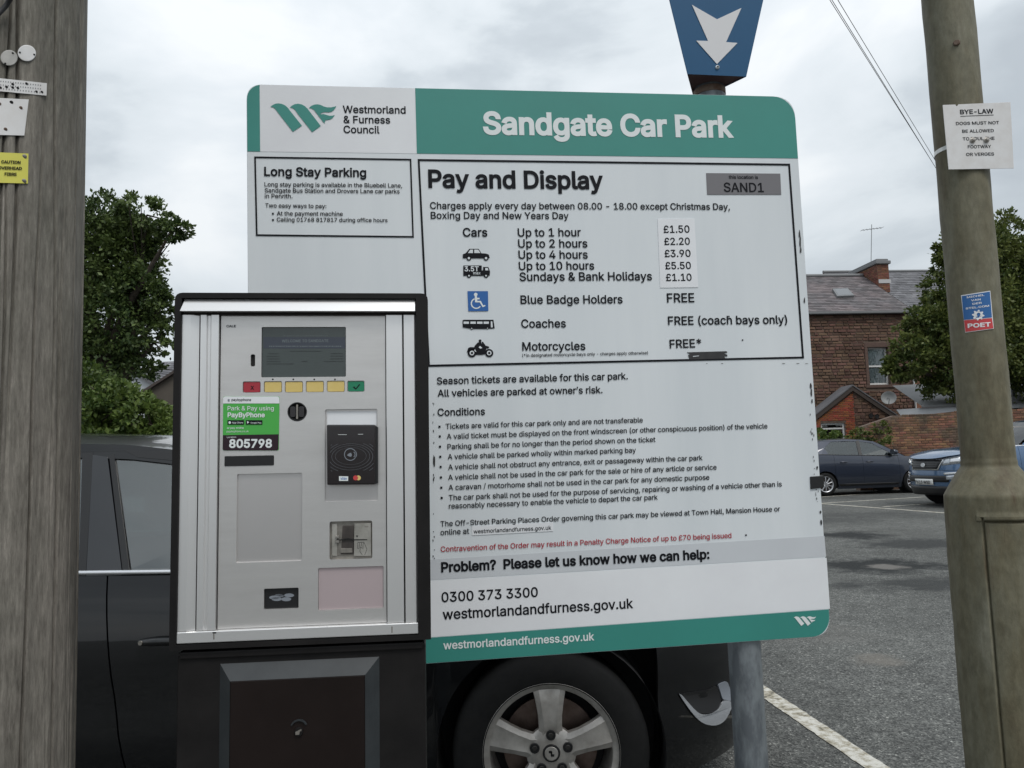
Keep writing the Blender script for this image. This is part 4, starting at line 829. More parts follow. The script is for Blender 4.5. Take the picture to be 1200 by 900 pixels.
for u, v in ((.70, .2), (.50, .36), (.41, .62), (.50, .62), (.575, .62), (.93, .75), (.85, .76), (.32, .72)): nail(r_, P_, u, v, 'dark_hole', .0019)
r_, P_ = poletag('blank_plate', [(-25, 113.5), (33.7, 116.5), (28.5, 158.8), (-25, 157.5)], 'tag_white', 'blank white enamel plate with rusty nail holes on the wooden pole', 'plate')
for u, v, m_ in ((.66, .1, 'dark_hole'), (.86, .24, 'rust'), (.58, .84, 'rust'), (.42, .16, 'rust')): nail(r_, P_, u, v, m_, .0024)
r_, P_ = poletag('warning_sign', [(-25, 177.5), (33.4, 180), (32.7, 215), (-25, 213.5)], 'tag_yellow', 'small yellow warning plate about overhead fibre nailed to the wooden pole', 'warning sign')
for s, u0, u1, v in (("CAUTION", .455, .845, .35), ("OVERHEAD", .395, .875, .55), ("FIBRE", .525, .77, .75)): ptext(r_, P_, s, u0, u1, v, .13, 'ink', .032)
for u, v in ((.92, .1), (.92, .92), (.30, .1), (.3, .92)): nail(r_, P_, u, v, 'steel', .0032)
# cable end stapled at the top left
p0 = [onp(*p, .010) for p in ((-8, 22), (0, 14), (7, 7))] + [onp(13, -3, .02), at(17, -22, 1.08)]
cb = empty('overhead_cable', p0[0]); tag(cb, 'black cable curving off the wooden pole in the top left corner', 'cable')
MB().tube([p-p0[0] for p in p0], .0035, 10).build('cable_end', M['cable'], cb, smooth=60)

# ================================================================== LAMP COLUMN
LD = 1.88
la, lb = at(1110, 0, LD), at(1190.5, 900, LD); lax = (la-lb).normalized(); lf = lb-lax*((lb.z-gz(LD))/lax.z)
lamp = empty('lamp_column', lf); tag(lamp, 'grey green painted lamp column with a wide base and access door at the right edge', 'lamp post')
def lz(py, px=1150): 
    p = at(px, py, LD); return p.z
RS = 56/F_PX*LD/2*1.0; RB = RS*1.80
zt0, zt1 = lz(546), lz(580)
dl0, dr0, dt0, db0 = None, None, lz(608), lz(888)
thv = math.atan2(-LD, -lb.x)            # direction towards the camera
def lth(px, py, rad):
    c = lf + lax*((at(px, py, LD).z-lf.z)/lax.z); d = ray(px, py); off = at(px, py, LD)-c; s = off.dot(Vector((math.cos(thv+PI/2), math.sin(thv+PI/2), 0))); return thv+math.asin(max(-1, min(1, s/rad)))
thL = lth(1160, 700, RB); thR = thL+1.45
def lamp_r(th, z):
    if z > zt0+.0: r = RS
    elif z > zt1:
        t = (zt0-z)/(zt0-zt1); r = RS+(RB*.985-RS)*(t**.85)
    else: r = RB*(.985+.015*min(1, (zt1-z)/.25))
    if zt0-.004 < z < zt0+.012: r += .0015
    return r
nth2 = 300; zz = np.unique(np.concatenate([np.linspace(0, db0-.05-lf.z, 8), np.linspace(db0-.05-lf.z, db0+.02-lf.z, 24), np.linspace(db0+.02-lf.z, dt0-.01-lf.z, 30), np.linspace(dt0-.012-lf.z, dt0+.012-lf.z, 16), np.linspace(dt0+.012-lf.z, zt1-lf.z, 8), np.linspace(zt1-lf.z, zt0-lf.z+.015, 18), np.linspace(zt0-lf.z+.02, 5.2, 60)]))
T2 = np.sort(np.concatenate([np.linspace(-PI, PI, nth2, endpoint=False), thL+np.linspace(-.03, .03, 13), thR+np.linspace(-.03, .03, 13)])); T2 = np.array([((t+PI) % (2*PI))-PI for t in T2]); T2 = np.unique(T2); n2 = len(T2)
Vl = []
for z in zz:
    Zw = z+lf.z; c = lax*(z/lax.z)
    for th in T2:
        r = lamp_r(th, Zw); dth = (th-thL+PI) % (2*PI)-PI
        rz = db0-lf.z; 
        if db0-.02 < Zw < dt0+.01:
            a1 = abs((th-thL+PI) % (2*PI)-PI)*RB; a2 = abs((th-thR+PI) % (2*PI)-PI)*RB; ins = 0 < dth < (thR-thL)
            g_ = 0
            if Zw > db0: g_ = max(math.exp(-(a1/.0022)**2), math.exp(-(a2/.0022)**2))
            if ins: g_ = max(g_, math.exp(-((Zw-db0)/.0028)**2), math.exp(-((Zw-dt0)/.0028)**2))
            r -= .007*g_
            if ins and db0 < Zw < dt0: r -= .0015
        if 0 < dth+.12 < (thR-thL)+.24 and dt0+.001 < Zw < dt0+.013: r += .004
        r += .0006*math.sin(Zw*23+th*5)+.0004*math.sin(Zw*61-th*9)
        Vl.append((c.x+r*math.cos(th), c.y+r*math.sin(th), z))
Fl = [(a*n2+i, a*n2+(i+1) % n2, (a+1)*n2+(i+1) % n2, (a+1)*n2+i) for a in range(len(zz)-1) for i in range(n2)]
def lampmat():
    m = mat('algae_stained_grey_paint', (.165, .165, .130), .62, spec=.35); t = m.node_tree; b = t.nodes['Principled BSDF']; lk = t.links.new; N = t.nodes.new; tc = N('ShaderNodeTexCoord')
    def no(scale, st, det=8, r=.65):
        mp = N('ShaderNodeMapping'); mp.inputs['Scale'].default_value = st; lk(tc.outputs['Object'], mp.inputs[0]); n = N('ShaderNodeTexNoise'); n.inputs['Scale'].default_value = scale; n.inputs['Detail'].default_value = det; n.inputs['Roughness'].default_value = r; lk(mp.outputs[0], n.inputs['Vector']); return n.outputs[0]
    def rp(s, pts):
        r = N('ShaderNodeValToRGB'); e = r.color_ramp.elements; e[0].position, e[0].color = pts[0][0], (*pts[0][1], 1); e[1].position, e[1].color = pts[-1][0], (*pts[-1][1], 1)
        for p, c in pts[1:-1]: e.new(p).color = (*c, 1)
        lk(s, r.inputs[0]); return r.outputs[0]
    a = rp(no(9, (1, 1, .22), 7), [(.33, (.080, .062, .034)), (.46, (.128, .115, .072)), (.60, (.158, .150, .105)), (.74, (.25, .242, .19))])
    bsp = rp(no(60, (1, 1, .5), 4, .7), [(.33, (.75, .75, .73)), (.5, (1, 1, 1)), (.70, (1.28, 1.28, 1.3))])
    m2 = N('ShaderNodeMix'); m2.data_type = 'RGBA'; m2.blend_type = 'MULTIPLY'; m2.inputs[0].default_value = .75; lk(a, m2.inputs[6]); lk(bsp, m2.inputs[7])
    rs = rp(no(26, (1, 1, .12), 6, .7), [(.62, (0, 0, 0)), (.74, (1, 1, 1))]); m3 = N('ShaderNodeMix'); m3.data_type = 'RGBA'; m3.inputs[7].default_value = (.085, .060, .035, 1); lk(rs, m3.inputs[0]); lk(m2.outputs[2], m3.inputs[6]); lk(m3.outputs[2], b.inputs['Base Color'])
    bp = N('ShaderNodeBump'); bp.inputs['Strength'].default_value = .5; bp.inputs['Distance'].default_value = .003; lk(no(45, (1, 1, .6), 7, .7), bp.inputs['Height']); lk(bp.outputs[0], b.inputs['Normal']); return m
MB().add(Vl, Fl).build('column', lampmat(), lamp, smooth=50)
# lantern arm far above the frame
tp = lax*5.2; MB().tube([tp, tp+Vector((0, .03, .4)), tp+Vector((.2, .3, .6)), tp+Vector((.5, .8, .65))], [.04, .035, .03, .03], 14).build('arm', M['galv'], lamp, smooth=60)
MB().box((tp.x+.40, tp.y+.7, tp.z+.58), (tp.x+.65, tp.y+1.3, tp.z+.70)).build('lantern', M['galv'], lamp, bevel=.03)
# small drilled hole with dark stain
hp = at(1121, 50, LD-RS*.98); n_ = Vector((-hp.x, -hp.y, 0)).normalized(); MB().tube([hp-lf-n_*.001, hp-lf+n_*.003], [.008, .006], 16).build('plugged_hole', M['rust'], lamp, smooth=30)
# bye-law sign
_c = lf+lax*((at(1147, 160, LD).z-lf.z)/lax.z); _n = Vector((0, -1, 0)); _p = _c+_n*(RS+.004)
_R = euler(0, .0, 0); _d = ray(1104.5, 123); _t = (_p-EYEV).dot(_n)/_d.dot(_n); S = Frame(EYEV+_d*_t, _R)
zz_ = Z(1090, 100, 1/8.18182)
Cn = zz_((118, 190), (768, 162), (800, 798), (175, 808))
S.base = S.O.copy()
sgn = tag(S.empty('byelaw_sign'), 'square white bye-law plate about dogs bolted to the lamp column', 'sign')
nk = 255/8.18182
pl = poly(S, zz_([(118, 190), (240, 186), (246, 198), (258, 202), (268, 184), (768, 162), (800, 798), (175, 808)]), M['tag_white'], sgn, 'plate', -.0012, .0, bevel=.0004)
def ST(s, a, b, bold=.02): return text(S, s, zz_(*a), zz_(*b), M['ink'], sgn, .0017, bold, cap=None)
for s, a, b, c, bd in (("BYE-LAW", (285, 279), (605, 270), 7.2, .02), ("DOGS MUST NOT", (245, 383), (658, 374), 5.0, .012), ("BE ALLOWED", (305, 457), (608, 450), 5.0, .012), ("TO FOUL THE", (310, 530), (615, 524), 5.0, .012), ("FOOTWAY", (358, 606), (582, 602), 5.0, .012), ("OR VERGES", (342, 679), (610, 674), 5.0, .012)):
    text(S, s, zz_(*a), zz_(*b), M['ink'], sgn, .0018, bd, cap=c)
poly(S, zz_([(287, 297), (605, 284), (605, 289), (287, 302)]), M['ink'], sgn, 'underline', -.0018, 0, flat=True)
for p in ((403, 532), (535, 530)):
    q = S(*zz_(*p)); MB().lathe([(0, -.009), (.0030, -.0085), (.0046, -.006), (.0048, -.003), (.0062, -.0026), (.0064, 0)], 20, 'y', (q.x, q.y-.0012, q.z)).build('bolt', M['steel'], sgn, smooth=35)
# band clamp that holds it
bc = at(1101, 178, LD); cz = lf+lax*((bc.z-lf.z)/lax.z); V = []
g = MB(); n = 40
for k in range(n):
    th = 2*PI*k/n
    for dz in (-.005, .005): V.append(cz - S.base + Vector(((RS+.0015)*math.cos(th), (RS+.0015)*math.sin(th), dz)))
Ri = S.R.transposed(); g.add([Ri @ v for v in V], [(2*k, 2*((k+1) % n), 2*((k+1) % n)+1, 2*k+1) for k in range(n)]); g.build('band_clamp', M['strap'], sgn)
# poet sticker bent round the column
zk = Z(1040, 260, 1/4.0909)
def onlamp(px, py, off=0): return cyl_hit(lf, lax, RS+.0012+off, px, py)
st = empty('sticker', onlamp(1147, 388)); tag(st, 'blue and red poet sticker on the lamp column below the bye-law sign', 'sticker')
stb = st.location.copy()
def lampquad(C, mt, name, off, n=14):
    g = MB(); C = [Vector(c) for c in C]
    def f(u, v): a = C[0].lerp(C[1], u); b = C[3].lerp(C[2], u); p = a.lerp(b, v); q = onlamp(p.x, p.y, off); return q-stb
    g.grid(f, np.linspace(0, 1, n), np.linspace(0, 1, 5), flip=True); return g.build(name, M[mt], st)
lampquad(zk((352, 352), (493, 330), (510, 512), (373, 531)), 'sticker_white', 'backing', .0003)
lampquad(zk((356, 356), (491, 334), (501, 458), (366, 470)), 'sticker_blue', 'blue_half', .0007)
lampquad(zk((367, 472), (501, 461), (508, 510), (374, 528)), 'sticker_red', 'red_half', .0007)
def ltext(s, a, b, m_, bold=.015, cap=None):
    co, fs = text_mesh(s, bold, 1); a, b = Vector(zk(*a)), Vector(zk(*b)); x0_, x1_ = co[:, 0].min(), co[:, 0].max(); k = (b-a).length/(x1_-x0_); ky = cap/.727 if cap else k; u = (b-a).normalized(); w = Vector((u.y, -u.x))
    V = [onlamp(*(a+u*(x-x0_)*k+w*y*ky), .0012)-stb for x, y, z in co]; MB().add(V, fs).build('lettering', M[m_], st)
for s, a, b in (("MICHEL", (381, 366), (465, 354)), ("VAN", (401, 381), (447, 375)), ("DER", (408, 398), (453, 391)), ("STEL.COM", (375, 420), (488, 406))): ltext(s, a, b, 'sticker_white', .02, 2.9)
ltext("POET", (385, 508), (496, 500), 'sticker_white', .03, 6.5)
g = MB(); gear = []
for k in range(32):
    r = 30 if k % 4 in (0, 1) else 22; a = 2*PI*k/32; gear.append((435+r*math.cos(a), 447+r*.85*math.sin(a)))
tris = tessellate_polygon([[Vector((*p, 0)) for p in gear], [Vector((*p, 0)) for p in circ(437, 444, 9)]]); pts2 = gear+circ(437, 444, 9)
g.add([onlamp(*zk(*p), .0012)-stb for p in pts2], [tuple(t) for t in tris]); g.build('gear_emblem', M['sticker_white'], st)

# ================================================================== CARS
def make_car(c, root):
    """c: dict of dimensions; x forward (0 = front axle), y left, z up"""
    hw, fo, wb, ro, rt, sill = c['hw'], c['fo'], c['wb'], c['ro'], c['rt'], c['sill']; ra = rt+c.get('gap', .045); zw = rt
    paint = M[c['paint']]; xf, xr = fo, -wb-ro; FINE = c.get('fine', 1)
    # plan outline, from the middle of the nose round the side to the middle of the tail
    A, Bq = [], []
    cf, crr = c['cornf'], c['cornr']; n = 40
    for k in range(n+1):
        t = PI/2*(1-k/n); A.append((xf-cf+cf*abs(math.sin(t))**(2/c.get('ef', 2.3)), hw*abs(math.cos(t))**(2/c.get('eg', 3.2))))
    for k in range(1, 30): A.append((xf-cf+(xr+crr-xf+cf)*k/30, hw))
    for k in range(n+1):
        t = PI/2*k/n; A.append((xr+crr-crr*abs(math.sin(t))**(2/3.0), hw*abs(math.cos(t))**(2/4.0)))
    # waist taper
    P = np.array(A); P[:, 1] *= 1-.035*np.clip((P[:, 0]-(-.4))/1.2, 0, 1)**2-.03*np.clip((-wb+.2-P[:, 0])/1.2, 0, 1)**2
    S_ = np.concatenate([[0], np.cumsum(np.hypot(*np.diff(P, axis=0).T))]); SM = S_[-1]
    tx = np.gradient(P[:, 0], S_); ty = np.gradient(P[:, 1], S_)
    def pt(s): return np.interp(s, S_, P[:, 0]), np.interp(s, S_, P[:, 1]), np.interp(s, S_, tx), np.interp(s, S_, ty)
    i0 = int(np.argmin(np.abs(P[:, 0]-(-wb/2)))); 
    def s_of_x(x):   # along the side
        return float(np.interp(-x, -P[:, 0], S_))
    topx, topz = zip(*c['top']); topx, topz = np.array(topx), np.array(topz)
    def ztop(x): return float(np.interp(x, topx[::-1], topz[::-1])) if topx[0] > topx[-1] else float(np.interp(x, topx, topz))
    def zsill(x):
        e = max(0, (x-(xf-.45))/.45, ((xr+.45)-x)/.45); return sill+.05*min(1, e)
    def zb(x):
        z = zsill(x)
        for xw in (0, -wb):
            d = abs(x-xw)
            if d < ra: z = max(z, zw+math.sqrt(ra*ra-d*d))
        return z
    tuck, shd, crs = c.get('tuck', .06), c.get('shd', .05), c.get('crease', .0)
    def inset(x, z):
        h = (z-sill)/(ztop(x)-sill); a = max(0, .42-h)/.42; b = max(0, h-.50)/.50
        return tuck*a*a + shd*b**2.6 + crs*math.exp(-((h-.45)/.10)**2)
    def S(s, z, off=0.):
        x, y, dx, dy = pt(s); L_ = math.hypot(dx, dy) or 1; nx, ny = -dy/L_*-1, dx/L_*-1    # outward normal
        nx, ny = (dy/L_, -dx/L_)
        if nx*(x+wb/2)*0+ny*1 < 0 or (ny == 0 and nx*(x+wb/2) < 0): nx, ny = -nx, -ny
        if s < 1e-6: nx, ny = 1, 0
        if s > SM-1e-6: nx, ny = -1, 0
        k = off-inset(x, z); return Vector((x+nx*k, max(0, y+ny*k), z))
    def panel(name, sa, sb, zlo, zhi, sg, mt=paint, off=0., ns=None, nz=12, par=root, thick=.012, lean=None):
        """strip of the flank between s=sa..sb; lean=(da,db): how much the ends shift from bottom to top"""
        ss = list(np.linspace(sa, sb, ns or max(4, int(abs(sb-sa)/.05)))); 
        for xw in (0, -wb):
            for th in np.linspace(0, PI, 40):
                s = s_of_x(xw+ra*math.cos(th)*.9999)
                if sa < s < sb: ss.append(s)
        ss = sorted(set(ss)); V = []; hs = np.linspace(0, 1, nz)
        la_, lb_ = lean or (0, 0)
        for s in ss:
            k = (s-sa)/(sb-sa)
            for h in hs:
                s2 = s+(la_*(1-k)+lb_*k)*(h-.5); x = pt(s2)[0]
                if lean is None: z0_ = zlo(x); z1_ = zhi(x); z = z0_+(z1_-z0_)*h
                else: x0_ = pt(s)[0]; z = zlo(x)+(zhi(x)-zlo(x))*h
                p = S(s2, z, off); V.append((p.x, p.y*sg, p.z))
        m = len(hs); g = MB(); Fs = [(i*m+k, (i+1)*m+k, (i+1)*m+k+1, i*m+k+1) for i in range(len(ss)-1) for k in range(m-1)]
        if sg < 0: Fs = [f[::-1] for f in Fs]
        g.add(V, Fs); o = g.build(name, mt, par, smooth=35)
        if thick: md = o.modifiers.new('thick', 'SOLIDIFY'); md.thickness = thick; md.offset = -1; es = o.modifiers.new('crisp_edges', 'EDGE_SPLIT'); es.split_angle = math.radians(35)
        return o
    def patch(name, C, sg, mt, off=.004, nx=8, nz=4, par=root, thick=.006):
        """C: four corners (s,z): TL TR BR BL; sg=0 makes it symmetric across the middle"""
        def f(u, v):
            a = Vector(C[0]).lerp(Vector(C[1]), u); b = Vector(C[3]).lerp(Vector(C[2]), u); p = a.lerp(b, v)
            s = p.x; sgn_ = sg or (1 if s < 0 else -1)
            if sg == 0: q = S(abs(s) if s_end is None else SM-abs(s), p.y, off)
            else: q = S(s, p.y, off)
            return (q.x, q.y*sgn_, q.z)
        s_end = None if not c.get('_rear') else True
        g = MB().grid(f, np.linspace(0, 1, nx), np.linspace(0, 1, nz)); o = g.build(name, M[mt] if isinstance(mt, str) else mt, par, smooth=35)
        md = o.modifiers.new('thick', 'SOLIDIFY'); md.thickness = thick; md.offset = 0; return o
    G = .003
    xdf, xbp, xdr = c['door_f'], c['door_b'], c['door_r']            # front edge of front door, between doors, rear edge of rear door
    s_b = s_of_x(xf-c['bump_f']); s_fd, s_bp, s_dr = s_of_x(xdf), s_of_x(xbp), s_of_x(xdr); s_rb = SM-(s_b)*.9
    zbf = c['zbump']
    for sg in (-1, 1):
        panel('front_bumper', 0.0, s_of_x(ra*.985), zb, lambda x: max(zb(x), min(zbf-G, ztop(x))), sg, ns=40, nz=9)
        panel('front_wing', s_b*.55, s_fd-G, lambda x: max(zb(x), zbf+G if x > 0 else zb(x)), lambda x: max(ztop(x), zbf+G), sg, nz=12)
        panel('front_grille_panel', 0, s_b*.55, lambda x: zbf+G, ztop, sg, nz=6)
        ln = c.get('lean', 0)
        d1 = panel('front_door', s_fd+G, s_bp-G, lambda x: zsill(x)+.06, ztop, sg, lean=(0, ln))
        d2 = panel('rear_door', s_bp+G, s_dr-G, lambda x: max(zb(x), zsill(x)+.06), ztop, sg, lean=(ln, 0))
        panel('sill', s_of_x(-ra-.01), s_of_x(-wb+ra+.01), lambda x: zsill(x), lambda x: zsill(x)+.055, sg, off=.004, nz=4)
        panel('rear_wing', s_dr+G, SM-.02, lambda x: zb(x), ztop, sg, ns=50)
        # handles
        for dpar, xh in ((d1, xbp+.10), (d2, xdr+.16)):
            h = MB(); zh = c['zhandle']; s0 = s_of_x(xh+.20); s1 = s_of_x(xh); q = [S(s_of_x(xh+.2-.2*k/8), zh+.004*math.sin(PI*k/8), .012+.026*math.sin(PI*min(1, max(0, k/8)))**.5) for k in range(9)]
            h.tube([(p.x, p.y*sg, p.z) for p in q], [.010, .013, .0145, .0145, .0145, .0145, .0145, .013, .010], 10)
            ho = h.build('handle', paint, dpar, smooth=50)
            if dpar is d1: q = S(s_of_x(xh+.012), zh+.001, .037); MB().lathe([(0, -.004), (.007, -.004), (.0085, 0)], 16, 'y', (q.x, 0, q.z)).build('keyhole', M['steel'], ho).matrix_local = Matrix.Translation((0, q.y*sg, 0)) @ Matrix.Diagonal((1, -sg, 1, 1))
        # arch liners, wheels
        for xw in (0, -wb):
            g = MB(); g.grid(lambda t, w: (xw+(ra+.004)*math.cos(t), sg*(hw-.03-w), zw+(ra+.004)*math.sin(t)), np.linspace(-.35, PI+.35, 30), [0.0, .26]); 
            g.add([(xw+ra*1.05*math.cos(t), sg*(hw-.28), zw+ra*1.05*math.sin(t)) for t in np.linspace(0, 2*PI, 24, endpoint=False)], [tuple(range(24))]); g.build('wheel_arch_liner', M['inner'], root)
            if not (sg > 0 and c.get('halfwheels')): wheel(c, root, xw, sg*(hw-.012), rt, sg)
    # dark tub so that gaps and openings do not look through
    zt_ = c['zbelt']
    MB().box((-wb-ro+.40, -hw+.20, sill+.03), (-ra-.03, hw-.20, .62)).build('floor_tub', M['inner'], root)
    MB().box((-wb-ro+.16, -hw+.22, sill+.05), (-wb-ro+.35, hw-.22, .60)).build('rear_structure', M['inner'], root)
    for sg in (-1, 1): panel('door_lining', s_fd+.0, s_dr, lambda x: zb(x)+.05, lambda x: ztop(x)-.01, sg, M['inner'], off=-.05, thick=0)
    MB().box((-.05, -hw+.34, .35), (fo-.42, hw-.34, ztop(.3)-.12)).build('engine_bay', M['inner'], root)
    # bonnet and tail deck
    xc = c['cowl']
    def deck(name, xa, xb2, crown, mt=paint, nx=26, ny=21, lo=0):
        def f(u, w):
            x = xa+(xb2-xa)*u; sx = s_of_x(x) if True else 0; z = ztop(x); p = S(sx, z, -.002)
            return (x, p.y*w, z+crown*(1-abs(w)**2.2)*(min(1, (p.y/hw)*1.2)**2))
        us = np.sin(np.linspace(0, PI/2, nx)) if xb2 > xa else np.sin(np.linspace(0, PI/2, nx))
        g = MB().grid(f, us, np.linspace(-1, 1, ny), flip=xb2 < xa); return g.build(name, mt, root, smooth=40)
    deck('bonnet', xc-.12, xf-.001, c['crown']); deck('tail_deck', c['tail'][0]+.05, xr+.001, .02)
    # greenhouse
    yb_, tum = hw-c['shelf'], c['tumble']
    def zbelt(x): return ztop(x)
    def Gp(x, z, off=0): 
        y = yb_-tum*(z-zt_)-.10*max(0, (x-(c['header'][0]))/1.0)**2-.06*max(0, (-wb-x)/1.0)**2; return (x, y+off, z)
    def side_poly(name, Pn, sg, mt, off=0, thick=.012, par=root, r=0, sub=.25):
        if r: Pn = quadround(Pn, r)
        Q2 = []
        for i in range(len(Pn)):
            a, b = Vector(Pn[i]).to_2d(), Vector(Pn[(i+1) % len(Pn)]).to_2d(); m = max(1, int((b-a).length/sub)); Q2 += [tuple(a.lerp(b, k/m)) for k in range(m)]
        tris = tessellate_polygon([[Vector((*p, 0)) for p in Q2]]); n_ = len(Q2)
        V = [Gp(x, z, off) for x, z in Q2]+[Gp(x, z, off-thick) for x, z in Q2]; V = [(x, y*sg, z) for x, y, z in V]
        Fs = []
        for t in tris:
            a, b, d = (Q2[i] for i in t); ar = (b[0]-a[0])*(d[1]-a[1])-(d[0]-a[0])*(b[1]-a[1])
            if (ar > 0) == (sg > 0): t = t[::-1]
            Fs += [tuple(t), tuple(i+n_ for i in t[::-1])]
        ar = sum(Q2[i][0]*Q2[(i+1) % n_][1]-Q2[(i+1) % n_][0]*Q2[i][1] for i in range(n_))
        for i in range(n_):
            j = (i+1) % n_; q = (i, i+n_, j+n_, j); Fs.append(q if (ar > 0) == (sg > 0) else q[::-1])
        return MB().add(V, Fs).build(name, M[mt] if isinstance(mt, str) else mt, par)
    roofz = c['roofline']; rx, rz_ = zip(*roofz)
    def zr(x): return float(np.interp(x, rx[::-1], rz_[::-1]))
    rail = c.get('rail', .055)
    xs_ = np.linspace(rx[0], rx[-1], 30)
    for sg in (-1, 1):
        for nm, Pw, m_ in c['glass']: side_poly(nm, Pw, sg, m_, -.006, .004, r=.02)
        for nm, Pw, m_ in c['pillars']: side_poly(nm, Pw, sg, paint if m_ == 'paint' else m_, .0 if m_ == 'paint' else .003, .02, r=0)
        # cant rail follows the roof edge
        Pr = [(x, zr(x)) for x in xs_]+[(x, zr(x)-rail*(1-.5*(i in (0, 29)))) for i, x in list(enumerate(xs_))[::-1]]
        side_poly('cant_rail', Pr, sg, paint, .0015, .025)
        sp = [Gp(x, zbelt(x)+.012, .004) for x in np.linspace(c['belt_f'], c['belt_r'], 24)]
        MB().tube([(x, y*sg, z) for x, y, z in sp], c.get('beltw', .010), 8).build('belt_trim', M['chrome' if c.get('chrome_belt') else 'trim_black'], root, smooth=60)
        # shelf between flank and glass
        g = MB(); g.grid(lambda x, w: (lambda a, b: ((a.x*(1-w)+b[0]*w), sg*(a.y*(1-w)+b[1]*w), zbelt(x)+.0*w))(S(s_of_x(x), ztop(x)), Gp(x, zbelt(x))), np.linspace(xc-.12, c['tail'][0]+.05, 30), [0, .5, 1], flip=sg < 0); g.build('shoulder', paint, root, smooth=40)
        if c.get('rails'):
            sp = [(x, sg*(Gp(x, zr(x))[1]-.03), zr(x)+c['roofcrown']*.2+.035*min(1, 4*min(k/20, 1-k/20))) for k, x in enumerate(np.linspace(rx[0]-.35, rx[-1]+.25, 21))]; MB().tube(sp, .011, 8).build('roof_rail', M['chrome' if c['rails'] == 2 else 'trim_black'], root, smooth=60)
    def roof(x, w): y = Gp(x, zr(x))[1]; return (x, y*w, zr(x)+c['roofcrown']*(1-abs(w)**2.4))
    o = MB().grid(lambda x, w: roof(x, w), np.linspace(rx[0], rx[-1], 30), np.linspace(-1, 1, 23), flip=True).build('roof', paint, root, smooth=40)
    MB().grid(lambda x, w: (lambda p: (p[0], p[1]*.97, p[2]-.03))(roof(x, w)), np.linspace(rx[0]-.02, rx[-1]+.02, 8), np.linspace(-1, 1, 9)).build('headlining', M['inner'], root)
    def screen(name, xa, za, xb2, zb2, bow, m_, inset_=.02):
        ya, yb2 = Gp(xa, za)[1], Gp(xb2, zb2)[1]
        def f(u, w):
            x = xa+(xb2-xa)*u; z = za+(zb2+c['roofcrown']*(1-abs(w)**2.4)*1.0*1-za)*u+ .02*math.sin(PI*u); y = (ya+(yb2-ya)*u)*w; x2 = x+bow*(1-w*w)*(1-u*.6); return (x2, y, z)
        g = MB().grid(f, np.linspace(0, 1, 10), np.linspace(-1+inset_, 1-inset_, 17), flip=bow > 0); o = g.build(name, M[m_], root, smooth=60)
    screen('windscreen', xc, ztop(xc), rx[0], zr(rx[0]), .10, 'glass'); tx_, tz_ = c['tail']; screen('rear_screen', tx_, tz_, rx[-1], zr(rx[-1]), -.05, 'glass_dark')
    # cabin
    MB().grid(lambda u, w: (xc+.05-.45*u, w*(hw-.2), ztop(xc)-.06-.04*u), [0, 1], [-1, 0, 1]).build('dashboard_top', M['inner'], root)
    for sg in (-1, 1):
        for xs2 in (xbp+.18, xbp-.85):
            s_ = MB(); 
            for (a, b, w, t) in (((xs2+.15, .52), (xs2+.62, .58), .24, .07), ((xs2+.15, .55), (xs2-.02, 1.12), .23, .06), ((xs2-.03, 1.17), (xs2-.06, 1.36), .13, .045)):
                d = Vector((b[0]-a[0], 0, b[1]-a[1])).normalized(); n2 = Vector((-d.z, 0, d.x))*t; V = []
                for p in (a, b):
                    for q in (-1, 1):
                        for k in (-1, 1): V.append((p[0]+n2.x*q, sg*.38+w*k, p[1]+n2.z*q))
                s_.add(V, [(0, 1, 3, 2), (4, 6, 7, 5), (0, 4, 5, 1), (2, 3, 7, 6), (0, 2, 6, 4), (1, 5, 7, 3)])
            s_.build('seat', M['seat'], root, bevel=.05, seg=3)
    g = MB(); g.tube([(xdf-.42+.06*math.cos(t)*.5, -.38+.18*math.sin(t), .98+.18*math.cos(t)) for t in np.linspace(0, 2*PI, 25)], .014, 8, cap=False).build('steering_wheel', M['trim_black'], root, smooth=60)
    # mirrors
    for sg in (-1, 1):
        xm = c['mirror'][0]; zm_ = c['mirror'][1]; y0 = Gp(xm, zm_)[1]
        g = MB()
        V = []; 
        for k, (x, sc2) in enumerate(((xm+.10, .45), (xm+.05, .9), (xm-.02, 1.0), (xm-.05, .96))):
            for a in np.linspace(0, 2*PI, 14, endpoint=False): V.append((x, sg*(y0+.15+.11*sc2*abs(math.cos(a))**.7*math.copysign(1, math.cos(a))), zm_+.02+.075*sc2*abs(math.sin(a))**.7*math.copysign(1, math.sin(a))))
        Fs = [(k*14+i, k*14+(i+1) % 14, (k+1)*14+(i+1) % 14, (k+1)*14+i) for k in range(3) for i in range(14)]+[tuple(range(14)), tuple(range(42, 56))]
        g.add(V, Fs); mo = g.build('mirror', paint, root, smooth=45); MB().tube([(xm, sg*(y0-.02), zm_-.04), (xm, sg*(y0+.08), zm_-.02)], .022, 8).build('mirror_arm', M['trim_black'], mo)
    return dict(S=S, patch=patch, panel=panel, SM=SM, s_of_x=s_of_x, ztop=ztop, Gp=Gp, side_poly=side_poly, pt=pt)

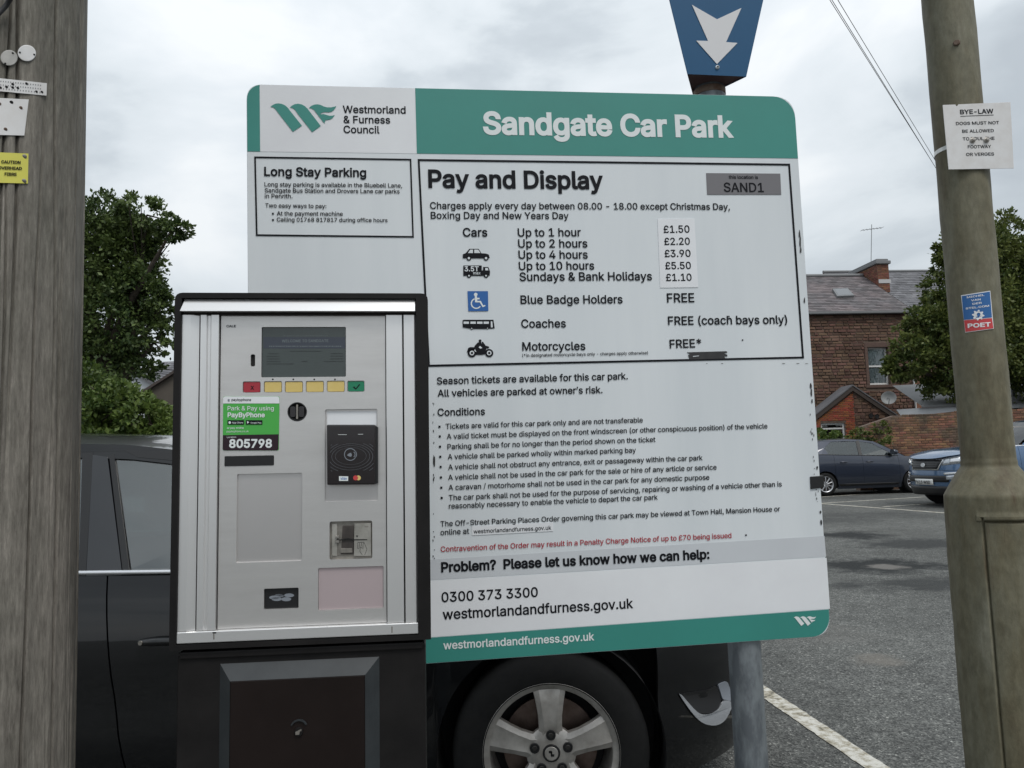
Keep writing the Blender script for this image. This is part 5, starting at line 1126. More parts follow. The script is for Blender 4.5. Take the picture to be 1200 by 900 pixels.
M['nut'] = mat('dark_wheel_nut', (.05, .048, .045), .4, .6)
def wheel(c, root, xw, yf, rt, sg):
    rr_ = c['rim']; kind = c['wheel']; w = .21; yo = yf; D = lambda d: yo-sg*d
    wroot = MB().lathe([(rr_, 0), (rr_+.012, -.004), (rr_+(rt-rr_)*.45, -.012 if False else .0), (rt-.022, .008), (rt-.006, .022), (rt, .04), (rt, w-.04), (rt-.02, w-.01), (rr_, w)], 56, 'y')
    wroot.v = [(x+xw, yo-sg*y, z+rt) for x, y, z in wroot.v]
    if sg < 0: pass
    t = wroot.build('tyre', M['rubber'], root, smooth=40)
    al = M['alloy' if kind == 'five' else 'alloy_far']
    g = MB().lathe([(rr_+.004, -.002), (rr_+.008, .0), (rr_+.006, .006), (rr_-.010, .010), (rr_-.020, .018), (rr_-.026, .05), (rr_-.030, .16)], 56, 'y'); g.v = [(x+xw, yo-sg*y, z+rt) for x, y, z in g.v]; rim = g.build('rim', al, t, smooth=40)
    dk = MB().lathe([(.0, .10), (rr_*.72, .10), (rr_*.72, .115), (0, .115)], 40, 'y'); dk.v = [(x+xw, yo-sg*y, z+rt) for x, y, z in dk.v]; dk.build('brake_disc', M['disc_brake'], t, smooth=40)
    dk = MB().lathe([(.0, .165), (rr_, .165)], 24, 'y'); dk.v = [(x+xw, yo-sg*y, z+rt) for x, y, z in dk.v]; dk.build('hub_back', M['inner'], t)
    N_ = 5 if kind == 'five' else 10
    for k in range(N_):
        a = PI/2+2*PI*k/N_+c.get('rot', 0); R2 = Matrix.Rotation(-a, 3, 'Y')
        if kind == 'five':
            # broad tapered spoke with bevelled shoulders and a shallow dished face
            st_ = [(.052, .034, .052, .016), (.080, .024, .042, .014), (.12, .028, .043, .010), (.165, .034, .050, .010), (rr_-.024, .041, .060, .016), (rr_-.008, .045, .066, .022)]
        else: st_ = [(.04, .010, .016, .01), (.09, .007, .013, .008), (.15, .008, .014, .010), (rr_-.01, .010, .018, .016)]
        V = []
        for r, wi, wo, dp in st_:
            V += [(r, dp+.030, -wo), (r, dp+.009, -wo*.96), (r, dp, -wi*.90), (r, dp+.0035, 0), (r, dp, wi*.90), (r, dp+.009, wo*.96), (r, dp+.030, wo)]
        m = 7; Fs = [(i*m+j, (i+1)*m+j, (i+1)*m+j+1, i*m+j+1) for i in range(len(st_)-1) for j in range(m-1)]
        V = [R2 @ Vector(v) for v in V]; V = [(v.x+xw, yo-sg*v.y, v.z+rt) for v in V]
        MB().add(V, Fs if sg > 0 else [f[::-1] for f in Fs]).build('spoke', al, rim, smooth=25)
    def lt(prof, name, mt, cx=0, cz=0, n=24): g = MB().lathe(prof, n, 'y'); g.v = [(x+xw+cx, yo-sg*y, z+rt+cz) for x, y, z in g.v]; return g.build(name, mt, rim, smooth=30)
    if kind == 'five':
        lt([(0, .012), (.045, .012), (.075, .017), (.088, .026), (.088, .05)], 'hub', al, n=40)
        lt([(0, .006), (.022, .006), (.024, .0075), (.0245, .010)], 'hub_cap', al, n=32); lt([(.0245, .0065), (.0285, .0065), (.031, .012)], 'hub_ring', M['trim_black'], n=32)
        # emblem strokes
        for dx, dz, w1, h1 in ((-.004, .006, .006, .005), (.004, -.005, .006, .005), (0, 0, .003, .012)): MB().add([(xw+dx+x_*w1, yo-sg*.0052, rt+dz+z_*h1) for x_, z_ in ((-1, -.6), (.8, -1), (1, .6), (-.8, 1))], [(0, 1, 2, 3)]).build('cap_emblem', M['trim_black'], rim)
        for k in range(5):
            a = PI/2+2*PI*k/5; cx, cz = .061*math.cos(a), .061*math.sin(a)
            lt([(.0175, .0125), (.0170, .0075), (.0150, .0070), (.0146, .0105), (0, .0108)], 'nut_recess', M['trim_black'], cx, cz, 24); lt([(0, .0078), (.0075, .0078), (.0095, .0092), (.0095, .011)], 'wheel_nut', M['nut'], cx, cz, 6)
    else: lt([(0, .006), (.03, .008), (.036, .02), (.036, .05)], 'hub_cap', al)

# ---------------- the big dark estate right behind the board
NY = 2.86; nx0 = at(646.3, 876.5, NY)
near = empty('parked_car', (nx0.x, NY+.93, gz(NY+.9))); tag(near, 'black estate car parked right behind the ticket machine and tariff board', 'car')
def cxw(px, py, y): return at(px, py, y).x-nx0.x
V7 = dict(hw=.93, fo=.95, wb=2.82, ro=1.06, rt=.348, rim=.236, sill=.19, gap=.052, cornf=.95, cornr=.5, ef=2.2, eg=2.4, paint='volvo', door_f=-.52, door_b=-1.53, door_r=-2.45, bump_f=.55, zbump=.70, zhandle=.775, lean=.10,
    top=[(.95, .78), (.80, .82), (.5, .87), (0, .92), (-.5, .955), (-.75, .985), (-3.0, 1.02), (-3.7, 1.02), (-3.88, 1.0)], zbelt=.985, shelf=.05, tumble=.42, cowl=-.55, header=(-1.25, 1.44), tail=(-3.72, 1.03), crown=.07, roofcrown=.055,
    roofline=[(-1.28, 1.43), (-1.6, 1.475), (-2.2, 1.505), (-3.0, 1.485), (-3.45, 1.43)], rail=.055, belt_f=-.62, belt_r=-3.6, chrome_belt=1, beltw=.0085, mirror=(-.78, 1.06), wheel='five', rot=0, tuck=.09, shd=.055, crease=.012, rails=0,
    glass=[('front_door_glass', [(-.85, 1.0), (-1.30, 1.39), (-1.50, 1.425), (cxw(132, 527, 3.08), 1.43), (cxw(156, 666, 2.93), 1.0)], 'glass_near'), ('rear_door_glass', [(cxw(95, 666, 2.93), 1.0), (cxw(93, 527, 3.08), 1.44), (-2.45, 1.45), (-2.60, 1.0)], 'glass_near'), ('quarter_glass', [(-2.68, 1.03), (-2.53, 1.445), (-3.2, 1.42), (-3.52, 1.08)], 'glass_dark')],
    pillars=[('front_pillar', [(-.62, .985), (-.86, .995), (-1.33, 1.43), (-1.22, 1.43)], 'paint'), ('centre_pillar', [(cxw(146, 666, 2.93), 1.0), (cxw(124, 527, 3.08), 1.43), (cxw(106, 527, 3.08), 1.44), (cxw(104, 666, 2.93), 1.0)], 'gloss_black'),
             ('door_frame', [(cxw(155, 666, 2.93), 1.0), (cxw(131, 527, 3.08), 1.44), (cxw(125, 527, 3.08), 1.44), (cxw(147, 666, 2.93), 1.0)], 'trim_black'), ('door_frame', [(cxw(103.5, 666, 2.93), 1.0), (cxw(105.5, 527, 3.08), 1.45), (cxw(93, 527, 3.08), 1.45), (cxw(95, 666, 2.93), 1.0)], 'trim_black'),
             ('door_frame', [(-.80, .995), (-1.34, 1.40), (-1.56, 1.425), (-1.62, 1.455), (-1.3, 1.44)], 'trim_black'), ('rear_pillar', [(-2.45, 1.0), (-2.42, 1.45), (-2.55, 1.45), (-2.70, 1.0)], 'gloss_black'), ('tail_pillar', [(-3.50, 1.02), (-3.16, 1.45), (-3.44, 1.43), (-3.74, 1.02)], 'paint')])
M['silver_trim'] = mat('satin_silver_trim', (.46, .48, .51), .25, .5)
K = make_car(V7, near)
pt_ = K['patch']
# fog-lamp recess and bright trim on the bumper corner: outlines found on the bumper's own surface, then built on both sides
_ss = np.linspace(0, K['s_of_x'](.30), 150); _zs = np.linspace(.16, .70, 110); _tab = []
for s in _ss:
    for z in _zs:
        q = K['S'](s, z); w_ = Vector((q.x, -q.y, q.z))+near.location-EYEV; k = w_.dot(_fw); _tab.append((600+F_PX*w_.dot(CRT)/k, 450-F_PX*w_.dot(CUP)/k, s, z))
_tab = np.array(_tab)
def _pj(s, z): q = K['S'](s, z, .006); w_ = Vector((q.x, -q.y, q.z))+near.location-EYEV; k = w_.dot(_fw); return np.array((600+F_PX*w_.dot(CRT)/k, 450-F_PX*w_.dot(CUP)/k))
def onbump(px, py):
    d_ = (_tab[:, 0]-px)**2+(_tab[:, 1]-py)**2; s, z = _tab[int(np.argmin(d_))][2:]; best = (s, z, 1e9)
    for _ in range(6):
        f0 = _pj(s, z); e_r = np.array((px, py))-f0; n_ = float(e_r @ e_r)
        if n_ < best[2]: best = (s, z, n_)
        J_ = np.array([(_pj(s+1e-3, z)-f0)/1e-3, (_pj(s, z+1e-3)-f0)/1e-3]).T
        try: ds = np.linalg.solve(J_, e_r)
        except Exception: break
        ds = np.clip(ds, -.02, .02); s = min(max(s+.8*ds[0], .01), 1.4); z += .8*ds[1]
    return best[:2]
def chaikin(P, n=2):
    for _ in range(n): P = [q for i in range(len(P)) for a, b in [(P[i], P[(i+1) % len(P)])] for q in ((a[0]*.75+b[0]*.25, a[1]*.75+b[1]*.25), (a[0]*.25+b[0]*.75, a[1]*.25+b[1]*.75))]
    return P
zf_ = Z(780, 760, .15550)
def bump_part(name, P, mt, off, thick=.006):
    sz = [onbump(*zf_(*p)) for p in chaikin(P)]; tris = tessellate_polygon([[Vector((a, b, 0)) for a, b in sz]]); n_ = len(sz)
    for sg in (-1, 1):
        V = [K['S'](s, z, off) for s, z in sz]+[K['S'](s, z, off-thick) for s, z in sz]; V = [(v.x, v.y*sg, v.z) for v in V]
        MB().add(V, [tuple(t) for t in tris]+[tuple(i+n_ for i in t) for t in tris]+[(i, (i+1) % n_, n_+(i+1) % n_, n_+i) for i in range(n_)]).build(name, M[mt], near, smooth=30)
bump_part('fog_lamp_recess', [(112, 345), (200, 330), (300, 318), (345, 300), (388, 278), (405, 330), (420, 395), (408, 440), (380, 470), (320, 490), (262, 492), (205, 455), (155, 400)], 'trim_black', .006)
bump_part('bumper_trim', [(98, 345), (112, 340), (160, 398), (210, 455), (262, 497), (330, 497), (385, 470), (412, 435), (428, 392), (465, 388), (490, 400), (497, 425), (487, 458), (450, 535), (400, 572), (350, 580), (290, 568), (240, 535), (180, 465)], 'silver_trim', .010)
bump_part('bumper_grille_edge', [(392, 272), (430, 255), (462, 245), (480, 290), (492, 345), (495, 398), (455, 385), (428, 385), (412, 330)], 'coin_grey', .008)
# ---------------- small hatchback across the car park
zp_ = on_ground(968, 581.5); yaw = math.radians(7); zoe = empty('parked_car'); hd = Vector((math.cos(yaw), math.sin(yaw), 0)); lf_ = Vector((-hd.y, hd.x, 0))
Zc = dict(hw=.87, fo=.84, wb=2.59, ro=.66, rt=.315, rim=.215, sill=.17, gap=.04, cornf=.75, cornr=.45, ef=2.1, eg=2.3, paint='zoe', door_f=-.42, door_b=-1.48, door_r=-2.30, bump_f=.5, zbump=.58, zhandle=.90, lean=0,
    top=[(.84, .72), (.70, .82), (.4, .92), (0, 1.0), (-.35, 1.03), (-.75, 1.03), (-2.6, 1.11), (-3.15, 1.12), (-3.25, 1.05)], zbelt=1.04, shelf=.06, tumble=.45, cowl=-.12, header=(-1.0, 1.5), tail=(-3.16, 1.12), crown=.06, roofcrown=.05,
    roofline=[(-1.05, 1.45), (-1.35, 1.50), (-1.8, 1.525), (-2.4, 1.515), (-3.02, 1.45)], rail=.05, belt_f=-.4, belt_r=-2.9, chrome_belt=0, mirror=(-.58, 1.12), wheel='multi', tuck=.09, shd=.06, crease=-.0, halfwheels=0,
    glass=[('front_door_glass', [(-.50, 1.05), (-1.06, 1.39), (-1.42, 1.46), (-1.47, 1.06)], 'glass'), ('rear_door_glass', [(-1.54, 1.06), (-1.50, 1.46), (-2.25, 1.46), (-2.50, 1.30), (-2.42, 1.10)], 'glass')],
    pillars=[('front_pillar', [(-.18, 1.02), (-.47, 1.04), (-1.10, 1.42), (-1.02, 1.46)], 'paint'), ('centre_pillar', [(-1.46, 1.04), (-1.41, 1.48), (-1.51, 1.48), (-1.55, 1.04)], 'trim_black'), ('rear_pillar', [(-2.41, 1.08), (-2.49, 1.30), (-2.24, 1.48), (-3.0, 1.44), (-3.16, 1.12)], 'paint')])
Zc['label'] = None
# place by the rear wheel nearest the camera (local (-wb, -hw))
zoe.rotation_euler = (0, 0, yaw); o_ = Vector((zp_.x, zp_.y, 0)) + hd*2.59 + lf_*.80; zoe.location = (o_.x, o_.y, gz(o_.y)); tag(zoe, 'dark grey blue hatchback parked in front of the brick houses, side on', 'car')
K2 = make_car(Zc, zoe)
for sg in (-1, 1):
    K2['patch']('headlight', [(.42, .80), (.88, .90), (.90, .76), (.42, .70)], sg, 'lamp_glass'); K2['patch']('tail_lamp', [(K2['SM']-.62, 1.02), (K2['SM']-.30, 1.02), (K2['SM']-.30, .86), (K2['SM']-.60, .84)], sg, 'lamp_red')
    K2['patch']('side_moulding', [(K2['s_of_x'](-.45), .31), (K2['s_of_x'](-2.2), .31), (K2['s_of_x'](-2.15), .25), (K2['s_of_x'](-.45), .25)], sg, 'trim_black')
K2['patch']('number_plate', [(-.26, .43), (.26, .43), (.26, .32), (-.26, .32)], 0, 'plate_white')
# ---------------- blue crossover, nose towards the left
kyaw = math.radians(188); kia = empty('parked_car'); hd = Vector((math.cos(kyaw), math.sin(kyaw), 0)); q0 = at(1083.5, 568, 17.35)
Kc = dict(hw=.925, fo=.90, wb=2.64, ro=.90, rt=.355, rim=.235, sill=.22, gap=.05, cornf=.55, cornr=.45, ef=2.1, eg=2.6, paint='kia', door_f=-.42, door_b=-1.52, door_r=-2.42, bump_f=.42, zbump=.70, zhandle=.98, lean=0,
    top=[(.90, .92), (.80, .965), (.5, 1.03), (0, 1.08), (-.4, 1.11), (-.75, 1.11), (-2.6, 1.19), (-3.3, 1.19), (-3.54, 1.1)], zbelt=1.11, shelf=.05, tumble=.42, cowl=-.46, header=(-1.2, 1.55), tail=(-3.3, 1.18), crown=.07, roofcrown=.05,
    roofline=[(-1.17, 1.53), (-1.5, 1.575), (-2.0, 1.59), (-2.7, 1.565), (-3.1, 1.50)], rail=.055, belt_f=-.4, belt_r=-3.0, chrome_belt=1, mirror=(-.84, 1.20), wheel='multi', tuck=.07, shd=.06, crease=0, rails=1,
    glass=[('front_door_glass', [(-.82, 1.12), (-1.26, 1.48), (-1.47, 1.50), (-1.52, 1.13)], 'glass_dark'), ('rear_door_glass', [(-1.58, 1.13), (-1.54, 1.50), (-2.2, 1.49), (-2.55, 1.22)], 'glass_dark')],
    pillars=[('front_pillar', [(-.50, 1.10), (-.80, 1.11), (-1.28, 1.49), (-1.16, 1.54)], 'paint'), ('centre_pillar', [(-1.49, 1.10), (-1.44, 1.52), (-1.55, 1.52), (-1.59, 1.10)], 'trim_black'), ('rear_pillar', [(-2.5, 1.19), (-2.2, 1.52), (-3.08, 1.50), (-3.32, 1.19)], 'paint')])
kia.rotation_euler = (0, 0, kyaw); o_ = Vector((q0.x, q0.y, 0)) - hd*.91*1.12; kia.scale = (1.12, 1.12, 1.12); kia.location = (o_.x, o_.y, gz(o_.y)); tag(kia, 'mid blue crossover parked nose out, partly hidden behind the lamp column', 'car')
K3 = make_car(Kc, kia); p3 = K3['patch']
p3('lower_bumper', [(-.95, .40), (.95, .40), (.92, .225), (-.92, .225)], 0, 'trim_black', .010, nx=30)
p3('grille_surround', [(-.50, .925), (.50, .925), (.38, .705), (-.38, .705)], 0, 'chrome', .010, nx=22)
gr = p3('grille', [(-.465, .895), (.465, .895), (.355, .722), (-.355, .722)], 0, 'trim_black', .018, nx=22)
for k in range(5): p3('grille_bar', [(-.43+.014*k, .872-.032*k), (.43-.014*k, .872-.032*k), (.425-.014*k, .864-.032*k), (-.425+.014*k, .864-.032*k)], 0, 'gloss_black', .024, nx=16)
q = K3['S'](0, .76, .026); MB().lathe([(0, -.002), (.062, -.002), (.066, .002)], 30, 'y').build('badge', M['chrome'], kia).matrix_local = Matrix.Translation((q.x+.004, 0, .80)) @ Matrix.Diagonal((1, 1, .62, 1)) @ Matrix.Rotation(PI/2, 4, 'Z')
p3('lower_intake', [(-.62, .60), (.62, .60), (.58, .48), (-.58, .48)], 0, 'trim_black', .008, nx=22)
for sg in (-1, 1):
    p3('headlight', [(.49, .93), (1.20, 1.015), (1.14, .86), (.45, .79)], sg, 'lamp_glass', .008, nx=12)
    p3('headlight_reflector', [(.62, .925), (.80, .94), (.79, .85), (.62, .835)], sg, 'chrome', .014); p3('headlight_reflector', [(.88, .95), (1.04, .965), (1.02, .88), (.88, .865)], sg, 'chrome', .014)
    p3('fog_lamp_brow', [(.50, .655), (1.02, .685), (1.0, .640), (.50, .615)], sg, 'chrome', .014, nx=10); p3('fog_lamp', [(.54, .600), (.92, .625), (.88, .53), (.54, .525)], sg, 'lamp_glass', .012, nx=10); p3('side_cladding', [(K3['s_of_x'](-.45), .36), (K3['s_of_x'](-2.2), .36), (K3['s_of_x'](-2.2), .24), (K3['s_of_x'](-.45), .24)], sg, 'trim_black', .008, nx=20)
    p3('tail_lamp', [(K3['SM']-.66, 1.08), (K3['SM']-.28, 1.08), (K3['SM']-.30, .92), (K3['SM']-.60, .90)], sg, 'lamp_red')
    K3['patch']('badge_strip', [(K3['s_of_x'](-.20), 1.0), (K3['s_of_x'](-.34), 1.0), (K3['s_of_x'](-.34), .965), (K3['s_of_x'](-.20), .965)], sg, 'chrome', .006)
pm_ = p3('number_plate', [(-.26, .535), (.26, .535), (.26, .425), (-.26, .425)], 0, 'plate_white', .030, nx=4)
co, fs = text_mesh("PX15 WSD", .02, 1); x0_, x1_ = co[:, 0].min(), co[:, 0].max(); qx = K3['S'](.0, .52, .042).x
MB().add([(qx+.006, (x-x0_)/(x1_-x0_)*.44-.22, .447+y*.078/.727) for x, y, z in co], [f for f in fs]).build('plate_lettering', M['ink'], kia)

# ================================================================== HOUSES AND WALLS
def frame_empty(F, name): return F.empty(name)
def P2(F, px, py): q = F(px, py); return (q.x, q.z)
def courses(F_unused, x0, x1, z0, z1, bw, bh, holes=(), depth=(.01, .04), seed=1, clip=None, gap=.012):
    """a wall of single blocks in broken courses, in the face's own plane"""
    r = random.Random(seed); g = MB(); z = z0; row = 0
    while z < z1-.01:
        h = bh*r.uniform(.82, 1.2) if bh > .09 else bh; h = min(h, z1-z); x = x0-(bw*.5 if row % 2 else 0)*r.uniform(.7, 1)
        while x < x1:
            w = bw*r.uniform(.55, 1.5) if bh > .09 else bw; a, b = max(x, x0), min(x+w, x1); c0_, c1_ = a+gap/2, b-gap/2; lo, hi = z+gap/2, z+h-gap/2; mx_, mz_ = (a+b)/2, z+h/2
            x += w
            if c1_-c0_ < .03 or hi-lo < .02: continue
            if clip and not clip(mx_, mz_): continue
            segs = [(c0_, c1_)]
            for (ha, hb, hc, hd_) in holes:
                if hi > hc and lo < hd_:
                    ns = []
                    for p, q in segs:
                        if q <= ha or p >= hb: ns.append((p, q)); continue
                        if p < ha: ns.append((p, ha))
                        if q > hb: ns.append((hb, q))
                    segs = ns
            for p, q in segs:
                if q-p < .03: continue
                y = -r.uniform(*depth); k = .008; g.add([(p, 0, lo), (q, 0, lo), (q, 0, hi), (p, 0, hi), (p+k, y, lo+k), (q-k, y, lo+k), (q-k, y, hi-k), (p+k, y, hi-k)], [(4, 5, 6, 7), (0, 1, 5, 4), (1, 2, 6, 5), (2, 3, 7, 6), (3, 0, 4, 7)])
        z += h; row += 1
    return g
def slates(origin, eu, ev, W_, Hh, sw=.26, sh=.17, seed=1, clip=None):
    """overlapping slates on a roof plane; eu along the eaves, ev up the slope"""
    r = random.Random(seed); g = MB(); n = eu.cross(ev).normalized(); 
    if n.z < 0: n = -n
    rows = int(Hh/sh)+1
    for j in range(rows):
        v0 = j*sh; v1 = min(v0+sh*1.35, Hh); x = -(sw/2 if j % 2 else 0)
        while x < W_:
            a, b = max(0, x+.004), min(W_, x+sw-.004); x += sw
            if b-a < .03 or (clip and not clip((a+b)/2, v0+sh/2)): continue
            t = r.uniform(.010, .020); dv = r.uniform(-.008, .008); P = lambda u, v, h: origin+eu*u+ev*v+n*h
            V = [P(a, v0+dv, t+.012), P(b, v0+dv, t+.012), P(b, v1, .006), P(a, v1, .006), P(a, v0+dv, t), P(b, v0+dv, t)]; g.add(V, [(0, 1, 2, 3), (4, 5, 1, 0)])
    return g
HYAW = euler(.085, 0, 0); HD = 33.0
H = Frame(at(945, 369, HD), HYAW); H.base = Vector((H.O.x, H.O.y, gz(HD)))
house = tag(H.empty('stone_house'), 'tall red sandstone house with slate roof, chimney and one sash window', 'house')
hx0, hx1 = P2(H, 945, 369)[0]-5.5, P2(H, 1064, 364)[0]; he = P2(H, 1000, 366)[1]
wx0, wz1 = P2(H, 1017, 408); wx1, wz0 = P2(H, 1042, 450)
win = (wx0-.04, wx1+.04, wz0-.02, wz1+.03)
skin = MB().prism([(hx0, 0), (hx1, 0), (hx1, he), (hx0, he)], 0, .45, [[(win[0], win[2]), (win[1], win[2]), (win[1], win[3]), (win[0], win[3])]]).build('wall', M['mortar'], house)
sw_ = courses(H, hx0, hx1, 1.2, he, .30, .125, [(win[0]-.14, win[1]+.14, win[2]-.16, win[3]+.22)], (.012, .05), 4, gap=.03).build('stonework', M['stone'], skin); sw_['kind'] = 'stuff'
MB().box((hx0, .45, 0), (hx0+.4, 6.5, he)).build('side_wall', M['mortar'], house)
MB().box((hx1-.4, .45, 0), (hx1-.002, 6.5, he)).build('side_wall', M['mortar'], house)
M['pale_stone'] = mat('dressed_stone', (.12, .075, .058), .85, var=(4, (.09, .055, .045), .5))
for b in ((win[0]-.14, win[1]+.14, win[3], win[3]+.2), (win[0]-.18, win[1]+.18, win[2]-.13, win[2]), (win[0]-.13, win[0], win[2], win[3]), (win[1], win[1]+.13, win[2], win[3])):
    MB().box((b[0], -.05, b[2]+.001), (b[1], .12, b[3]-.001)).build('window_dressing', M['pale_stone'], skin, bevel=.01)
def sash(F, parent, x0, x1, z0, z1, y=.12, mid=True, curtain=True):
    w = MB().prism([(x0, z0), (x1, z0), (x1, z1), (x0, z1)], y, y+.07, [[(x0+.07, z0+.08), (x1-.07, z0+.08), (x1-.07, z1-.07), (x0+.07, z1-.07)]]).build('window', M['pvc'], parent)
    if mid: MB().box((x0+.07, y-.012, (z0+z1)/2-.035), (x1-.07, y+.06, (z0+z1)/2+.035)).build('meeting_rail', M['pvc'], w)
    MB().add([(x0+.07, y+.03, z0+.08), (x1-.07, y+.03, z0+.08), (x1-.07, y+.03, z1-.07), (x0+.07, y+.03, z1-.07)], [(0, 1, 2, 3)]).build('pane', M['window_glass'], w)
    if curtain:
        g = MB(); us = np.linspace(x0+.02, x1-.02, 60); g.grid(lambda u, v: (u, y+.09+.012*math.sin((u-x0)*55), v), us, [z0, z1]); g.build('curtain', M['curtain'], w)
    else: MB().box((x0, y+.3, z0), (x1, y+.32, z1)).build('dark_room', M['inner'], w)
    return w
sash(H, house, *win)
# roof
RI = math.radians(33); rise_y = 3.6; eu = Vector((1, 0, 0)); rz1 = P2(Frame(H.O+H.n*rise_y, H.R, H.base), 1000, 324)[1]; ev = Vector((0, rise_y+.2, rz1-he)); HhL = ev.length; ev.normalize()
og = Vector((hx0-.1, -.2, he-.0)); WL = hx1-hx0+.22
rf = MB().add([og, og+eu*WL, og+eu*WL+ev*HhL, og+ev*HhL, og+Vector((0, 0, -.12)), og+eu*WL+Vector((0, 0, -.12)), og+eu*WL+ev*HhL+Vector((0, 0, -.12)), og+ev*HhL+Vector((0, 0, -.12))], [(0, 1, 2, 3), (4, 7, 6, 5), (0, 4, 5, 1), (1, 5, 6, 2), (2, 6, 7, 3), (3, 7, 4, 0)]).build('roof', M['slate'], house)
s_ = slates(og, eu, ev, WL, HhL, .30, .19, 2).build('slates', M['slate'], rf); s_['kind'] = 'stuff'
bk = Vector((0, rise_y+.2, -(rz1-he))); tp_ = og+ev*HhL; MB().add([tp_, tp_+eu*WL, tp_+eu*WL+bk, tp_+bk], [(0, 1, 2, 3)]).build('rear_slope', M['slate'], rf)
MB().tube([tp_+Vector((0, 0, .05)), tp_+eu*WL+Vector((0, 0, .05))], .085, 10).build('ridge', M['lead'], rf)
MB().box((hx0, -.28, he-.10), (hx1+.10, -.17, he+.0)).build('gutter', M['lead'], house, bevel=.02)
gx = hx1-.04; MB().tube([(gx, -.2, he-.08), (gx, -.08, he-.22), (gx, -.08, 1.55), (gx+.25, -.1, 1.25), (gx+.25, -.1, .9)], .038, 8).build('downpipe', M['pvc'], house, smooth=50)
# verge (right) board
MB().add([og+eu*WL+Vector((.01, 0, .03)), og+eu*WL+ev*HhL+Vector((.01, 0, .03)), og+eu*WL+ev*HhL+Vector((.01, 0, -.14)), og+eu*WL+Vector((.01, 0, -.14))], [(0, 1, 2, 3)]).build('verge', M['lead'], rf)
# gable peak
MB().prism([(0, 0), (rise_y*2, 0), (rise_y, rz1-he)], -.2, 0).build('gable', M['mortar'], house).matrix_local = Matrix.Translation((hx1-.25, 0, he)) @ Matrix.Rotation(PI/2, 4, 'Z')
# skylight
def onroof(px, py):
    d = H.R.transposed() @ ray(px, py); o = H.R.transposed() @ (EYEV-H.base); n = eu.cross(ev); t = (og-o).dot(n)/d.dot(n); return o+d*t
K4 = [onroof(*p) for p in ((975, 341), (993, 340.5), (1000.5, 349), (980.5, 350))]; nn_ = eu.cross(ev).normalized(); nn_ = nn_ if nn_.z > 0 else -nn_
def slab(K_, h0, h1, name, m_, par): g = MB(); V = [k+nn_*h0 for k in K_]+[k+nn_*h1 for k in K_]; g.add(V, [(4, 5, 6, 7), (0, 4, 7, 3), (0, 1, 5, 4), (1, 2, 6, 5), (2, 3, 7, 6)]); return g.build(name, M[m_], par)
sl = slab(K4, 0, .12, 'skylight', 'lead', house); cK = sum(K4, Vector())/4; M['sky_pane'] = mat('skylight_glass', (.10, .11, .12), .15); slab([k.lerp(cK, .2) for k in K4], .12, .125, 'skylight_pane', 'sky_pane', sl)
# chimney
ca, cb_ = H(1029, 330, 2.4), H(1042.5, 330, 2.4); ctop = H(1035, 305, 2.4).z; cx0, cx1 = ca.x, cb_.x; cy0, cy1 = 2.4, 5.0; cz0 = ca.z-.5
ch = MB().box((cx0, cy0, cz0), (cx1, cy1, ctop-.18)).build('chimney', M['mortar'], house)
cbk = courses(None, cx0, cx1, cz0, ctop-.2, .22, .075, (), (.004, .014), 9).v; g = MB(); gg = courses(None, cx0, cx1, cz0, ctop-.2, .22, .075, (), (.004, .014), 9); gg.v = [(x, y+cy0, z) for x, y, z in gg.v]
M['chim_brick'] = mat('chimney_brick', (.20, .075, .042), .9, var=(3, (.13, .055, .035), .5), island=.3)
gg2 = courses(None, 0, cy1-cy0, cz0, ctop-.2, .22, .075, (), (.004, .014), 10); gg.add([(cx0+y, cy1-x, z) for x, y, z in gg2.v], gg2.f)
o = gg.build('chimney_bricks', M['chim_brick'], ch); o['kind'] = 'stuff'
MB().box((cx0-.09, cy0-.09, ctop-.18), (cx1+.09, cy1+.09, ctop-.02)).build('chimney_cap', M['lead'], ch, bevel=.03); MB().box((cx0-.02, cy0-.02, ctop-.02), (cx1+.02, cy1+.02, ctop+.08)).build('chimney_flaunching', M['lead'], ch, bevel=.05)
MB().box((cx0+.02, cy0-.03, cz0+.42), (cx1+.05, cy0-.015, cz0+.60)).build('flashing', M['lead_white'], ch)
ae = H(1019.5, 303, 3.2); at_ = H(1021.5, 263, 3.2); g = MB().tube([(ae.x, ae.y, ae.z-.6), (at_.x, at_.y, at_.z)], .014, 6)
for k in range(7): t = k/6; x = at_.x-.50+1.0*t; g.tube([(x, at_.y-.15, at_.z-.28+.12*t), (x, at_.y+.15, at_.z-.28+.12*t)], .008, 4)
g.tube([(at_.x-.52, at_.y, at_.z-.28), (at_.x+.5, at_.y, at_.z-.16)], .012, 6); g.build('aerial', M['lead'], house)
# satellite dish
dq = H(1041.5, 466, -.35); g = MB().lathe([(0, .075), (.1, .068), (.2, .045), (.29, 0), (.295, .0)], 28, 'y', (0, 0, 0)); g.v = [((Matrix.Rotation(-.5, 3, 'Z') @ Vector((x, y, z*.92)))+dq)[:] for x, y, z in g.v]; ds = g.build('satellite_dish', M['dish'], house, smooth=60)
MB().tube([(dq.x, dq.y+.05, dq.z), (dq.x+.1, .0, dq.z-.1)], .02, 6).tube([(dq.x-.02, dq.y, dq.z-.26), (dq.x-.18, dq.y-.35, dq.z-.05)], .012, 6).build('dish_arm', M['lead'], ds)
